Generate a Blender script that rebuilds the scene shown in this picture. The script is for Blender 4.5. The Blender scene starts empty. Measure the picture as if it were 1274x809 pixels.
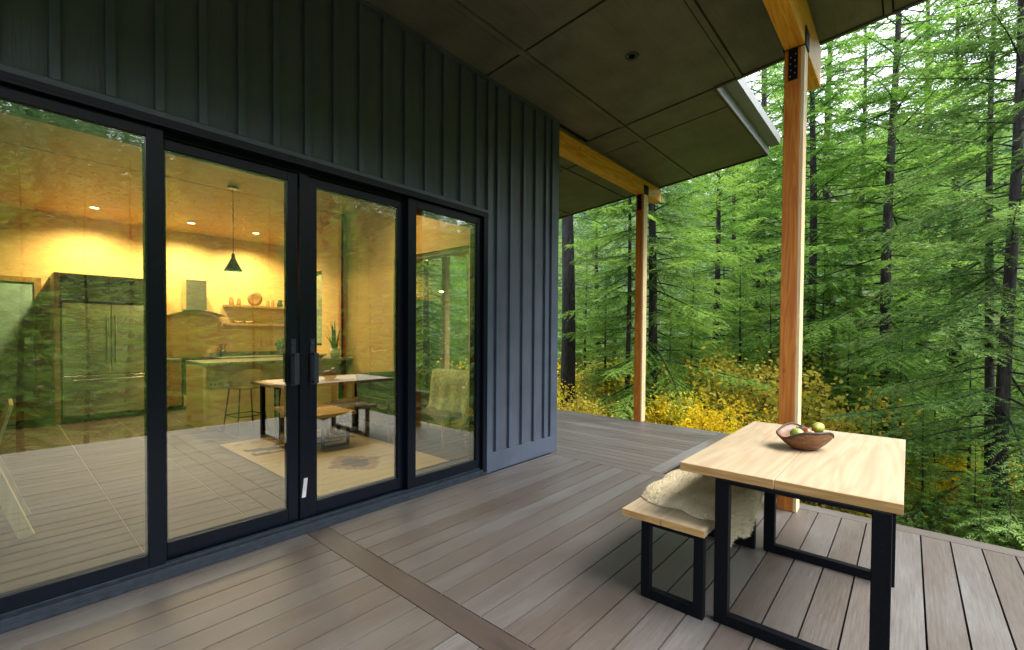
import bpy, bmesh, math, random
import numpy as np
from mathutils import Vector, Matrix
R = math.radians
rnd = random.Random(7)
SC = bpy.context.scene
COL = SC.collection

# ------------------------------------------------------------------ camera, world, sun, exposure
cam_d = bpy.data.cameras.new('camera'); cam = bpy.data.objects.new('camera', cam_d); COL.objects.link(cam)
YAW, PIT, ROL = 0.719537, -0.018493, 0.0069825
CAM = Vector((0.0, -3.28671, 1.45))
fw = Vector((math.cos(PIT)*math.cos(YAW), math.cos(PIT)*math.sin(YAW), math.sin(PIT)))
rt = fw.cross(Vector((0, 0, 1))).normalized(); up = rt.cross(fw)
r2 = rt*math.cos(ROL)+up*math.sin(ROL); u2 = -rt*math.sin(ROL)+up*math.cos(ROL)
M = Matrix((r2, u2, -fw)).transposed().to_4x4(); M.translation = CAM
cam.matrix_world = M
cam_d.sensor_width = 36; cam_d.lens = 563.31*36/1274
cam_d.shift_y = (425.48-404.5)/1274
cam_d.clip_start = 0.02; cam_d.clip_end = 3000
SC.camera = cam

W = bpy.data.worlds.new('World'); SC.world = W; W.use_nodes = True
wn = W.node_tree; wn.nodes.clear()
SUN_EL, SUN_AZ = R(55), R(290)        # azimuth: direction TO the sun, measured from +X towards +Y
sky = wn.nodes.new('ShaderNodeTexSky'); sky.sky_type = 'NISHITA'; sky.sun_disc = False
sky.sun_elevation = SUN_EL; sky.sun_rotation = R(90)-SUN_AZ
sky.air_density = 1.0; sky.dust_density = 5.0; sky.ozone_density = 1.0
bg = wn.nodes.new('ShaderNodeBackground'); bg.inputs['Strength'].default_value = 0.14
wo = wn.nodes.new('ShaderNodeOutputWorld')
tcw = wn.nodes.new('ShaderNodeTexCoord'); cn = wn.nodes.new('ShaderNodeTexNoise'); cn.inputs['Scale'].default_value = 2.5; cn.inputs['Detail'].default_value = 7
wn.links.new(tcw.outputs['Generated'], cn.inputs['Vector'])
cr = wn.nodes.new('ShaderNodeMapRange'); cr.inputs['From Min'].default_value = .3; cr.inputs['From Max'].default_value = .7; cr.inputs['To Min'].default_value = .6; cr.inputs['To Max'].default_value = .95
wn.links.new(cn.outputs['Fac'], cr.inputs['Value'])
cm = wn.nodes.new('ShaderNodeMix'); cm.data_type = 'RGBA'; cm.inputs['B'].default_value = (6.2, 6.5, 7.0, 1)      # thin bright overcast
wn.links.new(cr.outputs[0], cm.inputs['Factor']); wn.links.new(sky.outputs[0], cm.inputs['A']); wn.links.new(cm.outputs['Result'], bg.inputs[0]); wn.links.new(bg.outputs[0], wo.inputs[0])
sun_d = bpy.data.lights.new('sun', 'SUN'); sun_d.energy = 2.6; sun_d.angle = R(40); sun_d.color = (1, .94, .84)
sun = bpy.data.objects.new('sun', sun_d); COL.objects.link(sun)
sd = Vector((math.cos(SUN_EL)*math.cos(SUN_AZ), math.cos(SUN_EL)*math.sin(SUN_AZ), math.sin(SUN_EL)))
sun.rotation_euler = sd.to_track_quat('Z', 'Y').to_euler()
SC.view_settings.view_transform = 'Standard'; SC.view_settings.look = 'None'
SC.view_settings.exposure = 2.15; SC.view_settings.gamma = 1
SC.render.engine = 'CYCLES'
HAZE = 0
SC.cycles.use_denoising = True
SC.cycles.volume_bounces = 0
SC.cycles.max_bounces = 8; SC.cycles.diffuse_bounces = 4; SC.cycles.glossy_bounces = 4
SC.cycles.transparent_max_bounces = 12; SC.cycles.transmission_bounces = 4
SC.cycles.sample_clamp_indirect = 8
SC.cycles.caustics_reflective = False; SC.cycles.caustics_refractive = False

# ------------------------------------------------------------------ materials
def nt(name):
    m = bpy.data.materials.new(name); m.use_nodes = True
    t = m.node_tree; b = t.nodes['Principled BSDF']
    return m, t, b
def N(t, kind, **kw):
    n = t.nodes.new(kind)
    for k, v in kw.items():
        if k.startswith('i_'): n.inputs[k[2:].replace('_', ' ')].default_value = v
        else: setattr(n, k, v)
    return n
def coords(t, scale=(1, 1, 1), rot=(0, 0, 0), loc=(0, 0, 0), src='Object'):
    tc = N(t, 'ShaderNodeTexCoord'); mp = N(t, 'ShaderNodeMapping')
    mp.inputs['Scale'].default_value = scale; mp.inputs['Rotation'].default_value = rot; mp.inputs['Location'].default_value = loc
    t.links.new(tc.outputs[src], mp.inputs[0]); return mp
def ramp(t, stops):
    r = N(t, 'ShaderNodeValToRGB'); e = r.color_ramp.elements
    while len(e) < len(stops): e.new(.5)
    for i, (p, c) in enumerate(stops):
        e[i].position = p; e[i].color = (*c, 1)
    return r
def bump(t, b, src, strength=.3, dist=.01):
    n = N(t, 'ShaderNodeBump'); n.inputs['Strength'].default_value = strength; n.inputs['Distance'].default_value = dist
    t.links.new(src, n.inputs['Height']); t.links.new(n.outputs[0], b.inputs['Normal'])
def plain(name, col, rough=.5, metal=0, nscale=8, namt=.12, bmp=.0, spec=.5):
    m, t, b = nt(name)
    mp = coords(t); no = N(t, 'ShaderNodeTexNoise'); no.inputs['Scale'].default_value = nscale; no.inputs['Detail'].default_value = 5
    t.links.new(mp.outputs[0], no.inputs['Vector'])
    lo = tuple(c*(1-namt*1.6) for c in col); hi = tuple(min(1, c*(1+namt*1.6)) for c in col)
    r = ramp(t, [(.3, lo), (.7, hi)]); t.links.new(no.outputs['Fac'], r.inputs[0]); t.links.new(r.outputs[0], b.inputs['Base Color'])
    b.inputs['Roughness'].default_value = rough; b.inputs['Metallic'].default_value = metal
    b.inputs['Specular IOR Level'].default_value = spec
    if bmp: bump(t, b, no.outputs['Fac'], bmp)
    return m
def wood(name, stops, axis=0, rough=.5, fine=60, lowsc=2.2, ring=5.0, bmp=.12, tone=False, toneamt=.3, knots=False, spec=.5):
    """grain running along axis"""
    m, t, b = nt(name)
    sc = [fine]*3; sc[axis] = fine*.03
    mp = coords(t, tuple(sc)); n1 = N(t, 'ShaderNodeTexNoise', i_Scale=1.0, i_Detail=6.0); t.links.new(mp.outputs[0], n1.inputs['Vector'])
    sc = [ring]*3; sc[axis] = ring*.09
    mp2 = coords(t, tuple(sc)); n2 = N(t, 'ShaderNodeTexNoise', i_Scale=lowsc, i_Detail=3.0, i_Distortion=.6); t.links.new(mp2.outputs[0], n2.inputs['Vector'])
    mm = N(t, 'ShaderNodeMath', operation='MULTIPLY'); mm.inputs[1].default_value = 6.0; t.links.new(n2.outputs['Fac'], mm.inputs[0])
    fr = N(t, 'ShaderNodeMath', operation='PINGPONG'); fr.inputs[1].default_value = .5; t.links.new(mm.outputs[0], fr.inputs[0])
    a1 = N(t, 'ShaderNodeMath', operation='MULTIPLY_ADD'); a1.inputs[1].default_value = .7; a1.inputs[2].default_value = .0; t.links.new(fr.outputs[0], a1.inputs[0])
    a2 = N(t, 'ShaderNodeMath', operation='MULTIPLY_ADD'); a2.inputs[1].default_value = .65; t.links.new(n1.outputs['Fac'], a2.inputs[0]); t.links.new(a1.outputs[0], a2.inputs[2])
    fac = a2.outputs[0]
    if tone:
        at = N(t, 'ShaderNodeAttribute', attribute_name='tone')
        a3 = N(t, 'ShaderNodeMath', operation='MULTIPLY_ADD'); a3.inputs[1].default_value = toneamt; t.links.new(at.outputs['Fac'], a3.inputs[0]); t.links.new(fac, a3.inputs[2]); fac = a3.outputs[0]
    r = ramp(t, stops); t.links.new(fac, r.inputs[0]); out = r.outputs[0]
    if knots:
        sc = [7.0]*3; sc[axis] = 2.6
        mk = coords(t, tuple(sc)); v = N(t, 'ShaderNodeTexVoronoi', i_Scale=1.0, i_Randomness=1.0); t.links.new(mk.outputs[0], v.inputs['Vector'])
        rk = ramp(t, [(.05, (.22, .1, .04)), (.1, (1, 1, 1))]); t.links.new(v.outputs['Distance'], rk.inputs[0])
        mx = N(t, 'ShaderNodeMix', data_type='RGBA', blend_type='MULTIPLY'); mx.inputs['Factor'].default_value = .8
        t.links.new(out, mx.inputs['A']); t.links.new(rk.outputs[0], mx.inputs['B']); out = mx.outputs['Result']
    t.links.new(out, b.inputs['Base Color']); b.inputs['Roughness'].default_value = rough; b.inputs['Specular IOR Level'].default_value = spec
    bump(t, b, n1.outputs['Fac'], bmp, .004)
    return m
def deckmat(name, axis):
    m, t, b = nt(name)
    sc = [95.0]*3; sc[axis] = 4.5
    mp = coords(t, tuple(sc)); n1 = N(t, 'ShaderNodeTexNoise', i_Scale=1.0, i_Detail=7.0, i_Roughness=.65); t.links.new(mp.outputs[0], n1.inputs['Vector'])
    sc = [3.0]*3; sc[axis] = .7
    mp2 = coords(t, tuple(sc)); n2 = N(t, 'ShaderNodeTexNoise', i_Scale=1.0, i_Detail=4.0, i_Distortion=.8); t.links.new(mp2.outputs[0], n2.inputs['Vector'])
    at = N(t, 'ShaderNodeAttribute', attribute_name='tone')
    a = N(t, 'ShaderNodeMath', operation='MULTIPLY_ADD'); a.inputs[1].default_value = .34; t.links.new(at.outputs['Fac'], a.inputs[0]); t.links.new(n2.outputs['Fac'], a.inputs[2])
    r = ramp(t, [(.15, (.032, .024, .021)), (.4, (.055, .043, .038)), (.6, (.065, .056, .052)), (.8, (.08, .075, .074)), (1.0, (.105, .105, .108))])
    t.links.new(a.outputs[0], r.inputs[0])
    r2_ = ramp(t, [(.3, (.72, .71, .7)), (.7, (1.12, 1.12, 1.12))]); t.links.new(n1.outputs['Fac'], r2_.inputs[0])
    mx = N(t, 'ShaderNodeMix', data_type='RGBA', blend_type='MULTIPLY'); mx.inputs['Factor'].default_value = 1
    t.links.new(r.outputs[0], mx.inputs['A']); t.links.new(r2_.outputs[0], mx.inputs['B'])
    # scuffs
    mp3 = coords(t, (6, 6, 6)); n3 = N(t, 'ShaderNodeTexNoise', i_Scale=1.7, i_Detail=9.0, i_Roughness=.7); t.links.new(mp3.outputs[0], n3.inputs['Vector'])
    r3 = ramp(t, [(.62, (0, 0, 0)), (.8, (.35, .35, .35))]); t.links.new(n3.outputs['Fac'], r3.inputs[0])
    mx2 = N(t, 'ShaderNodeMix', data_type='RGBA'); mx2.inputs['B'].default_value = (.15, .145, .14, 1)
    t.links.new(r3.outputs[0], mx2.inputs['Factor']); t.links.new(mx.outputs['Result'], mx2.inputs['A'])
    t.links.new(mx2.outputs['Result'], b.inputs['Base Color'])
    rr = N(t, 'ShaderNodeMapRange'); rr.inputs['To Min'].default_value = .36; rr.inputs['To Max'].default_value = .58
    t.links.new(n1.outputs['Fac'], rr.inputs['Value']); t.links.new(rr.outputs[0], b.inputs['Roughness'])
    bump(t, b, n1.outputs['Fac'], .22, .004)
    return m
def paintwood(name, col, axis=2, rough=.5, bmp=.5, amt=.18, fine=45):
    m, t, b = nt(name)
    sc = [fine]*3; sc[axis] = fine*.07
    mp = coords(t, tuple(sc)); n1 = N(t, 'ShaderNodeTexNoise', i_Scale=1.0, i_Detail=7.0, i_Distortion=1.2); t.links.new(mp.outputs[0], n1.inputs['Vector'])
    mp2 = coords(t); n2 = N(t, 'ShaderNodeTexNoise', i_Scale=3.0, i_Detail=5.0); t.links.new(mp2.outputs[0], n2.inputs['Vector'])
    ad = N(t, 'ShaderNodeMath', operation='MULTIPLY_ADD'); ad.inputs[1].default_value = .5; t.links.new(n1.outputs['Fac'], ad.inputs[0]); t.links.new(n2.outputs['Fac'], ad.inputs[2])
    r = ramp(t, [(.5, tuple(c*(1-amt) for c in col)), (1.0, tuple(c*(1+amt) for c in col))]); t.links.new(ad.outputs[0], r.inputs[0])
    t.links.new(r.outputs[0], b.inputs['Base Color']); b.inputs['Roughness'].default_value = rough
    bump(t, b, n1.outputs['Fac'], bmp, .006)
    return m
def leafmat(name, cols, scale=1.2, trans=.35, rough=.6, tone=True):
    m, t, b = nt(name)
    mp = coords(t); n2 = N(t, 'ShaderNodeTexNoise', i_Scale=scale, i_Detail=3.0); t.links.new(mp.outputs[0], n2.inputs['Vector'])
    at = N(t, 'ShaderNodeAttribute', attribute_name='tone')
    oi = N(t, 'ShaderNodeObjectInfo')
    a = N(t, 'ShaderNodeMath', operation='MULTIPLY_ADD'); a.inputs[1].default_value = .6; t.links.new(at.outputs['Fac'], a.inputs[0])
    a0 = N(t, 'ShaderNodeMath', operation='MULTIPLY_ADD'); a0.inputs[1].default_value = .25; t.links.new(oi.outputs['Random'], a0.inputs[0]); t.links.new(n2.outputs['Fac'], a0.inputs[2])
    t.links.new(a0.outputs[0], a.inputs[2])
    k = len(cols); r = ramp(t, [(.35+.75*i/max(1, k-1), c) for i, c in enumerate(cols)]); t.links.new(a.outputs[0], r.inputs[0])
    b.inputs['Roughness'].default_value = rough; b.inputs['Specular IOR Level'].default_value = .25
    t.links.new(r.outputs[0], b.inputs['Base Color'])
    tr = N(t, 'ShaderNodeBsdfTranslucent'); t.links.new(r.outputs[0], tr.inputs[0])
    ms = N(t, 'ShaderNodeMixShader'); ms.inputs[0].default_value = trans
    t.links.new(b.outputs[0], ms.inputs[1]); t.links.new(tr.outputs[0], ms.inputs[2])
    t.links.new(ms.outputs[0], t.nodes['Material Output'].inputs[0])
    return m
def glassmat(name, f0, tint):
    m, t, b = nt(name); t.nodes.remove(b)
    g = N(t, 'ShaderNodeNewGeometry'); dp = N(t, 'ShaderNodeVectorMath', operation='DOT_PRODUCT')
    t.links.new(g.outputs['Normal'], dp.inputs[0]); t.links.new(g.outputs['Incoming'], dp.inputs[1])
    ab = N(t, 'ShaderNodeMath', operation='ABSOLUTE'); t.links.new(dp.outputs['Value'], ab.inputs[0])
    om = N(t, 'ShaderNodeMath', operation='SUBTRACT'); om.inputs[0].default_value = 1; t.links.new(ab.outputs[0], om.inputs[1])
    pw = N(t, 'ShaderNodeMath', operation='POWER'); pw.inputs[1].default_value = 5; t.links.new(om.outputs[0], pw.inputs[0])
    fa = N(t, 'ShaderNodeMath', operation='MULTIPLY_ADD'); fa.inputs[1].default_value = 1-f0; fa.inputs[2].default_value = f0; t.links.new(pw.outputs[0], fa.inputs[0])
    tr = N(t, 'ShaderNodeBsdfTransparent'); tr.inputs[0].default_value = (*tint, 1)
    gl = N(t, 'ShaderNodeBsdfGlossy'); gl.inputs['Roughness'].default_value = 0.0; gl.inputs[0].default_value = (.97, .98, .95, 1)
    ms = N(t, 'ShaderNodeMixShader'); t.links.new(fa.outputs[0], ms.inputs[0]); t.links.new(tr.outputs[0], ms.inputs[1]); t.links.new(gl.outputs[0], ms.inputs[2])
    t.links.new(ms.outputs[0], t.nodes['Material Output'].inputs[0])
    return m
def emit(name, col, s):
    m, t, b = nt(name); b.inputs['Base Color'].default_value = (.8, .8, .8, 1)
    b.inputs['Emission Color'].default_value = (*col, 1); b.inputs['Emission Strength'].default_value = s
    return m

M_siding = paintwood('slate_painted_siding', (.056, .068, .098), 2, .5, .55)
M_trim = paintwood('slate_painted_trim', (.053, .07, .107), 2, .42, .35)
M_soffit = paintwood('dark_stained_plywood', (.105, .098, .09), 0, .5, .6, .3)
M_soffitgap = plain('black_gap', (.006, .006, .006), .9)
M_alu = plain('black_aluminium', (.0022, .0042, .009), .3, 0, 30, .15, 0, .17)
M_alu2 = plain('sill_aluminium', (.018, .026, .04), .3, .2, 20, .2)
M_fascia = plain('light_grey_fascia', (.2, .215, .24), .4, .0, 6, .06)
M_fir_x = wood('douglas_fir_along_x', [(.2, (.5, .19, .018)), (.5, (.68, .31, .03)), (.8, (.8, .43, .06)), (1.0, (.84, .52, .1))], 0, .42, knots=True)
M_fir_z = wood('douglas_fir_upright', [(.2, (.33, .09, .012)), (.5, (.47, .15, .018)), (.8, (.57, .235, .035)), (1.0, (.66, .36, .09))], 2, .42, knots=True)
M_sap = wood('pale_sapwood', [(.2, (.55, .38, .2)), (.9, (.78, .62, .4))], 2, .45)
M_deckx = deckmat('composite_deck_along_x', 0); M_decky = deckmat('composite_deck_along_y', 1)
M_dark = plain('dark_framing', (.008, .0075, .007), .9)
M_glass = glassmat('door_glass', .145, (.93, .93, .8))
M_glass_in = glassmat('side_glass', .05, (.95, .97, .92))
M_iwall = wood('golden_interior_panelling', [(.2, (.56, .4, .15)), (.6, (.62, .45, .18)), (1.0, (.66, .49, .21))], 0, .6, fine=25, ring=3, bmp=.05)
M_iwally = wood('golden_side_panelling', [(.2, (.55, .38, .15)), (.6, (.6, .43, .18)), (1.0, (.64, .47, .2))], 1, .6, fine=25, ring=3, bmp=.05)
M_iceil = wood('stained_interior_ceiling', [(.2, (.42, .26, .08)), (.6, (.48, .3, .1)), (1.0, (.53, .35, .13))], 0, .5, fine=30, bmp=.05)
M_butch = wood('pale_maple_top', [(.2, (.24, .175, .11)), (.5, (.285, .225, .15)), (.8, (.315, .26, .18)), (1.0, (.36, .31, .235))], 0, .45, fine=50, ring=3.2, bmp=.06, knots=False)
M_butch_e = wood('maple_end_grain', [(.2, (.32, .18, .06)), (.6, (.46, .28, .11)), (1.0, (.6, .42, .2))], 1, .6, fine=90, ring=8)
M_blacksteel = plain('black_powder_coated_steel', (.0025, .0035, .006), .5, .0, 90, .3, .04, .12)
M_handle = plain('dark_handle_metal', (.02, .027, .042), .35, .3)
M_bolt = plain('zinc_bolt', (.35, .36, .38), .4, .9)

# ------------------------------------------------------------------ object helpers
class MB:
    def __init__(s): s.v = []; s.f = []; s.mi = []; s.tone = []
    def quadbox(s, P, mi=0, tone=0.):
        o = len(s.v); s.v += [tuple(p) for p in P]
        for f in ((0, 3, 2, 1), (4, 5, 6, 7), (0, 1, 5, 4), (1, 2, 6, 5), (2, 3, 7, 6), (3, 0, 4, 7)):
            s.f.append(tuple(o+i for i in f)); s.mi.append(mi); s.tone.append(tone)
        return s
    def box(s, x0, x1, y0, y1, z0, z1, mi=0, tone=0.):
        x0, x1 = min(x0, x1), max(x0, x1); y0, y1 = min(y0, y1), max(y0, y1); z0, z1 = min(z0, z1), max(z0, z1)
        return s.quadbox([(x0, y0, z0), (x1, y0, z0), (x1, y1, z0), (x0, y1, z0), (x0, y0, z1), (x1, y0, z1), (x1, y1, z1), (x0, y1, z1)], mi, tone)
    def bar(s, a, b, w, h, upv=(0, 0, 1), mi=0):
        a = Vector(a); b = Vector(b); d = (b-a).normalized(); u = Vector(upv)
        sx = d.cross(u)
        if sx.length < 1e-4: sx = d.cross(Vector((0, 1, 0)))
        sx.normalize(); u = sx.cross(d).normalized()
        P = []
        for q in (a, b):
            P += [q-sx*w/2-u*h/2, q+sx*w/2-u*h/2, q+sx*w/2+u*h/2, q-sx*w/2+u*h/2]
        return s.quadbox(P, mi)
    def tube(s, pts, rads, n=10, mi=0, cap=True, tone=0.):
        pts = [Vector(p) for p in pts]
        if not hasattr(rads, '__len__'): rads = [rads]*len(pts)
        o = len(s.v); ref = None
        for i, p in enumerate(pts):
            d = (pts[min(i+1, len(pts)-1)]-pts[max(i-1, 0)]).normalized()
            if ref is None: ref = d.orthogonal().normalized()
            ref = (ref-d*ref.dot(d)).normalized(); q = d.cross(ref)
            for k in range(n):
                a = 2*math.pi*k/n; s.v.append(tuple(p+(ref*math.cos(a)+q*math.sin(a))*rads[i]))
        for i in range(len(pts)-1):
            for k in range(n):
                s.f.append((o+i*n+k, o+i*n+(k+1) % n, o+(i+1)*n+(k+1) % n, o+(i+1)*n+k)); s.mi.append(mi); s.tone.append(tone)
        if cap:
            s.f.append(tuple(o+k for k in range(n))[::-1]); s.mi.append(mi); s.tone.append(tone)
            s.f.append(tuple(o+(len(pts)-1)*n+k for k in range(n))); s.mi.append(mi); s.tone.append(tone)
        return s
    def lathe(s, prof, c=(0, 0, 0), n=28, mi=0, sx=1, sy=1, fz=None):
        o = len(s.v)
        for (r, z) in prof:
            for k in range(n):
                a = 2*math.pi*k/n; zz = z+(fz(r, z, a) if fz else 0)
                s.v.append((c[0]+r*sx*math.cos(a), c[1]+r*sy*math.sin(a), c[2]+zz))
        for i in range(len(prof)-1):
            for k in range(n):
                s.f.append((o+i*n+k, o+i*n+(k+1) % n, o+(i+1)*n+(k+1) % n, o+(i+1)*n+k)); s.mi.append(mi); s.tone.append(0.)
        s.f.append(tuple(o+k for k in range(n))[::-1]); s.mi.append(mi); s.tone.append(0.)
        s.f.append(tuple(o+(len(prof)-1)*n+k for k in range(n))); s.mi.append(mi); s.tone.append(0.)
        return s
    def build(s, name, mats, parent=None, smooth=False, bev=0, tone=False, loc=None, sub=0):
        me = bpy.data.meshes.new(name); me.from_pydata(s.v, [], s.f)
        if not isinstance(mats, (list, tuple)): mats = [mats]
        for m in mats: me.materials.append(m)
        me.polygons.foreach_set('material_index', s.mi)
        if tone:
            a = me.attributes.new('tone', 'FLOAT', 'FACE'); a.data.foreach_set('value', s.tone)
        if smooth: me.polygons.foreach_set('use_smooth', [True]*len(me.polygons))
        me.update()
        o = bpy.data.objects.new(name, me); COL.objects.link(o)
        if parent: o.parent = parent
        if loc: o.location = loc
        if bev:
            b = o.modifiers.new('bevel', 'BEVEL'); b.width = bev; b.segments = 2; b.limit_method = 'ANGLE'; b.angle_limit = R(40)
        if sub:
            b = o.modifiers.new('sub', 'SUBSURF'); b.levels = sub; b.render_levels = sub
        return o
def tag(o, label=None, cat=None, group=None, kind=None):
    if label: o['label'] = label
    if cat: o['category'] = cat
    if group: o['group'] = group
    if kind: o['kind'] = kind
    return o
def thing(name, label, cat, loc=(0, 0, 0), rz=0, group=None):
    o = bpy.data.objects.new(name, None); COL.objects.link(o); o.location = loc; o.rotation_euler = (0, 0, rz)
    o.empty_display_size = .1
    return tag(o, label, cat, group)
def copy_tree(o, parent=None):
    c = o.copy(); COL.objects.link(c)
    if parent: c.parent = parent
    for ch in list(o.children): copy_tree(ch, c)
    return c

# ------------------------------------------------------------------ terrain
def gz(x, y):
    d = math.hypot(max(0, x-3), y-1) if x > 3 else abs(y-1)
    dx = max(0.0, max(x-7.2, -4.4-y, y-9))
    z = -1.0-0.2*min(dx, 20)-0.06*max(0, min(dx-20, 14))
    w_ = min(1, max(0, (-1.4-y)/1.6)); e_ = max(0.0, max(x-4.8, -4.6-y))
    z -= w_*.45*min(e_, 2.6)*(1 if dx < 25 else 0)
    if dx > 36: z += .44*(dx-36)*min(1, (dx-36)/20) if dx < 170 else .44*134+.12*(dx-170)
    z += .35*math.sin(x*.31+1.3)*math.sin(y*.27)*min(1, dx/4)
    z += 3.5*math.sin(x*.035+y*.05)*min(1, max(0, dx-30)/50)
    return z
m, t, b = nt('forest_floor')
mp = coords(t); n1 = N(t, 'ShaderNodeTexNoise', i_Scale=.7, i_Detail=8.0); t.links.new(mp.outputs[0], n1.inputs['Vector'])
r_ = ramp(t, [(.3, (.05, .04, .02)), (.45, (.06, .075, .02)), (.6, (.11, .1, .03)), (.75, (.18, .13, .03))]); t.links.new(n1.outputs['Fac'], r_.inputs[0]); t.links.new(r_.outputs[0], b.inputs['Base Color'])
b.inputs['Roughness'].default_value = .95; bump(t, b, n1.outputs['Fac'], .8, .1); M_ground = m
vs = []; xs = [-400, -250, -150, -90, -50, -30]+list(np.arange(-20, 60, 2.0))+[62, 66, 70, 76, 84, 94, 106, 120, 140, 160, 190, 240, 320, 500, 900]
ys = sorted([-y for y in xs[6:] if y > 20]+list(np.arange(-20, 60, 2.0))+[62, 66, 70, 76, 84, 94, 106, 120, 140, 160, 190, 240, 320, 500, 900])
g = MB()
for x in xs:
    for y in ys: g.v.append((x, y, gz(x, y)))
ny = len(ys)
for i in range(len(xs)-1):
    for j in range(ny-1):
        g.f.append((i*ny+j, (i+1)*ny+j, (i+1)*ny+j+1, i*ny+j+1)); g.mi.append(0); g.tone.append(0.)
tag(g.build('ground', M_ground, smooth=True), kind='structure')

# ------------------------------------------------------------------ decks
def boards_x(mb, x0, x1, y0, y1, off, pitch=.1555, w=.1465):
    k = math.floor((y0-off)/pitch)
    while off+k*pitch < y1:
        a, b_ = off+k*pitch, off+k*pitch+w
        a2, b2 = max(a, y0), min(b_, y1)
        if b2-a2 > .02: mb.box(x0, x1, a2, b2, -.026, rnd.uniform(-.0006, .0006), 0, rnd.random())
        k += 1
PY = .1555; OFF = -(.106+.0055)-PY*40+.0
mb = MB()
boards_x(mb, 1.6225, 4.432, -4.6, -.055, OFF+.0055)
boards_x(mb, -7.0, 1.4605, -4.6, -.055, OFF+.0055)
tag(mb.build('deck', M_deckx, tone=True), kind='structure')
mb = MB()
mb.box(1.466, 1.617, -4.6, -.055, -.026, .0, 0, -.8)
for (a, b_) in ((-4.6, -2.2), (-2.195, .02)): mb.box(4.4375, 4.575, a, b_, -.026, .0, 0, .35)
tag(mb.build('deck_border', M_decky, tone=True), kind='structure')
mb = MB()
x = 4.5805
while x < 6.95:
    mb.box(x, x+.1325, -1.212, 9, -.026, rnd.uniform(-.0006, .0006), 0, .3+.7*rnd.random()); x += .1405
mb.box(x, 7.10, -1.212, 9, -.026, 0, 0, .8)
tag(mb.build('side_deck', M_decky, tone=True), kind='structure')
mb = MB(); mb.box(4.5805, 7.10, -1.357, -1.217, -.026, .0, 0, 1.)
tag(mb.build('side_deck_border', M_deckx, tone=True), kind='structure')
mb = MB()
mb.box(-7, 4.545, -4.58, -.0, -.28, -.06); mb.box(4.55, 7.08, -1.33, 9, -.28, -.06)
for x in (-2, 1.5, 4.2):
    mb.box(x, x+.14, -4.4, -4.26, -3, -.285)
for x, y in ((6.8, -1.1), (6.8, 3), (6.8, 7), (4.3, -2.5)): mb.box(x, x+.14, y, y+.14, -3, -.285)
tag(mb.build('deck_framing', M_dark), kind='structure')

# ------------------------------------------------------------------ house
SL = .0885; ZS = 4.0515
def sz(y): return ZS-SL*y            # soffit underside height (rises outward, y negative)
house = thing('house', 'dark slate board and batten house with glass doors and deep porch roof', 'house', (0, 0, 0))
# walls
mb = MB()
T = .17
mb.box(3.322, 4.545, 0, T, -.6, 4.2); mb.box(-.33, 3.322, 0, T, 2.655, 4.2); mb.box(-7.0, -.33, 0, T, -.6, 4.2)
mb.build('wall', M_siding, house)
mb = MB()   # right side wall with door opening and window
X0, X1 = 4.36, 4.543
mb.box(X0, X1, T, 1.31, -.6, 4.1); mb.box(X0, X1, 1.31, 3.12, 2.67, 3.95); mb.box(X0, X1, 3.12, 5.6, -.6, 3.9)
mb.box(X0, X1, 5.6, 6.6, -.6, 1.18); mb.box(X0, X1, 5.6, 6.6, 2.68, 3.7); mb.box(X0, X1, 6.6, 7.6, -.6, 3.6)
mb.build('wall', M_siding, house)
mb = MB(); mb.box(-7, 4.54, 7.42, 7.6, -.6, 3.5); mb.box(-7.2, -7.001, 0, 7.6, -.6, 4.1); mb.build('wall', M_siding, house)
# battens (front)
mb = MB()
k = -33
while .211+.2125*k < 3.32:
    x = .211+.2125*k; k += 1
    mb.box(x-.021, x+.021, -.032, -.0005, 2.714, sz(0)-.032)
for x in (3.49, 3.70, 3.915, 4.13, 4.33): mb.box(x-.021, x+.021, -.032, -.0005, .205, sz(0)-.032)
mb.build('battens', M_trim, house, bev=.002)
mb = MB()
for y in np.arange(.25, 7.4, .2125):
    if 1.2 < y < 1.42 or 5.4 < y < 5.62:
        mb.build('battens', M_trim, house, bev=.002); mb = MB()
    if not (1.25 < y < 3.2 or 5.5 < y < 6.7): mb.box(4.5435, 4.563, y-.021, y+.021, .205, sz(y)-.01)
mb.build('battens', M_trim, house, bev=.002)
mb = MB(); mb.box(-7, 3.326, -.034, -.0005, 2.677, 2.712); mb.box(3.326, 3.40, -.034, -.0005, .0, sz(0)-.032)
mb.build('head_board', M_trim, house, bev=.002)
mb = MB(); mb.box(3.4015, 4.435, -.03, -.0005, .002, .2); mb.box(4.5435, 4.57, .0, 7.5, .002, .2); mb.build('skirt_board', M_trim, house, bev=.003)
mb = MB(); mb.box(4.437, 4.573, -.03, -.0005, .002, sz(0)-.002); mb.box(4.5435, 4.573, .0, .13, .202, sz(.1)-.01); mb.build('corner_board', M_trim, house, bev=.003)
mb = MB(); mb.box(-7, 4.43, -.04, -.0005, sz(0)-.03, sz(0)-.003); mb.build('frieze_board', M_trim, house)
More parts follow.
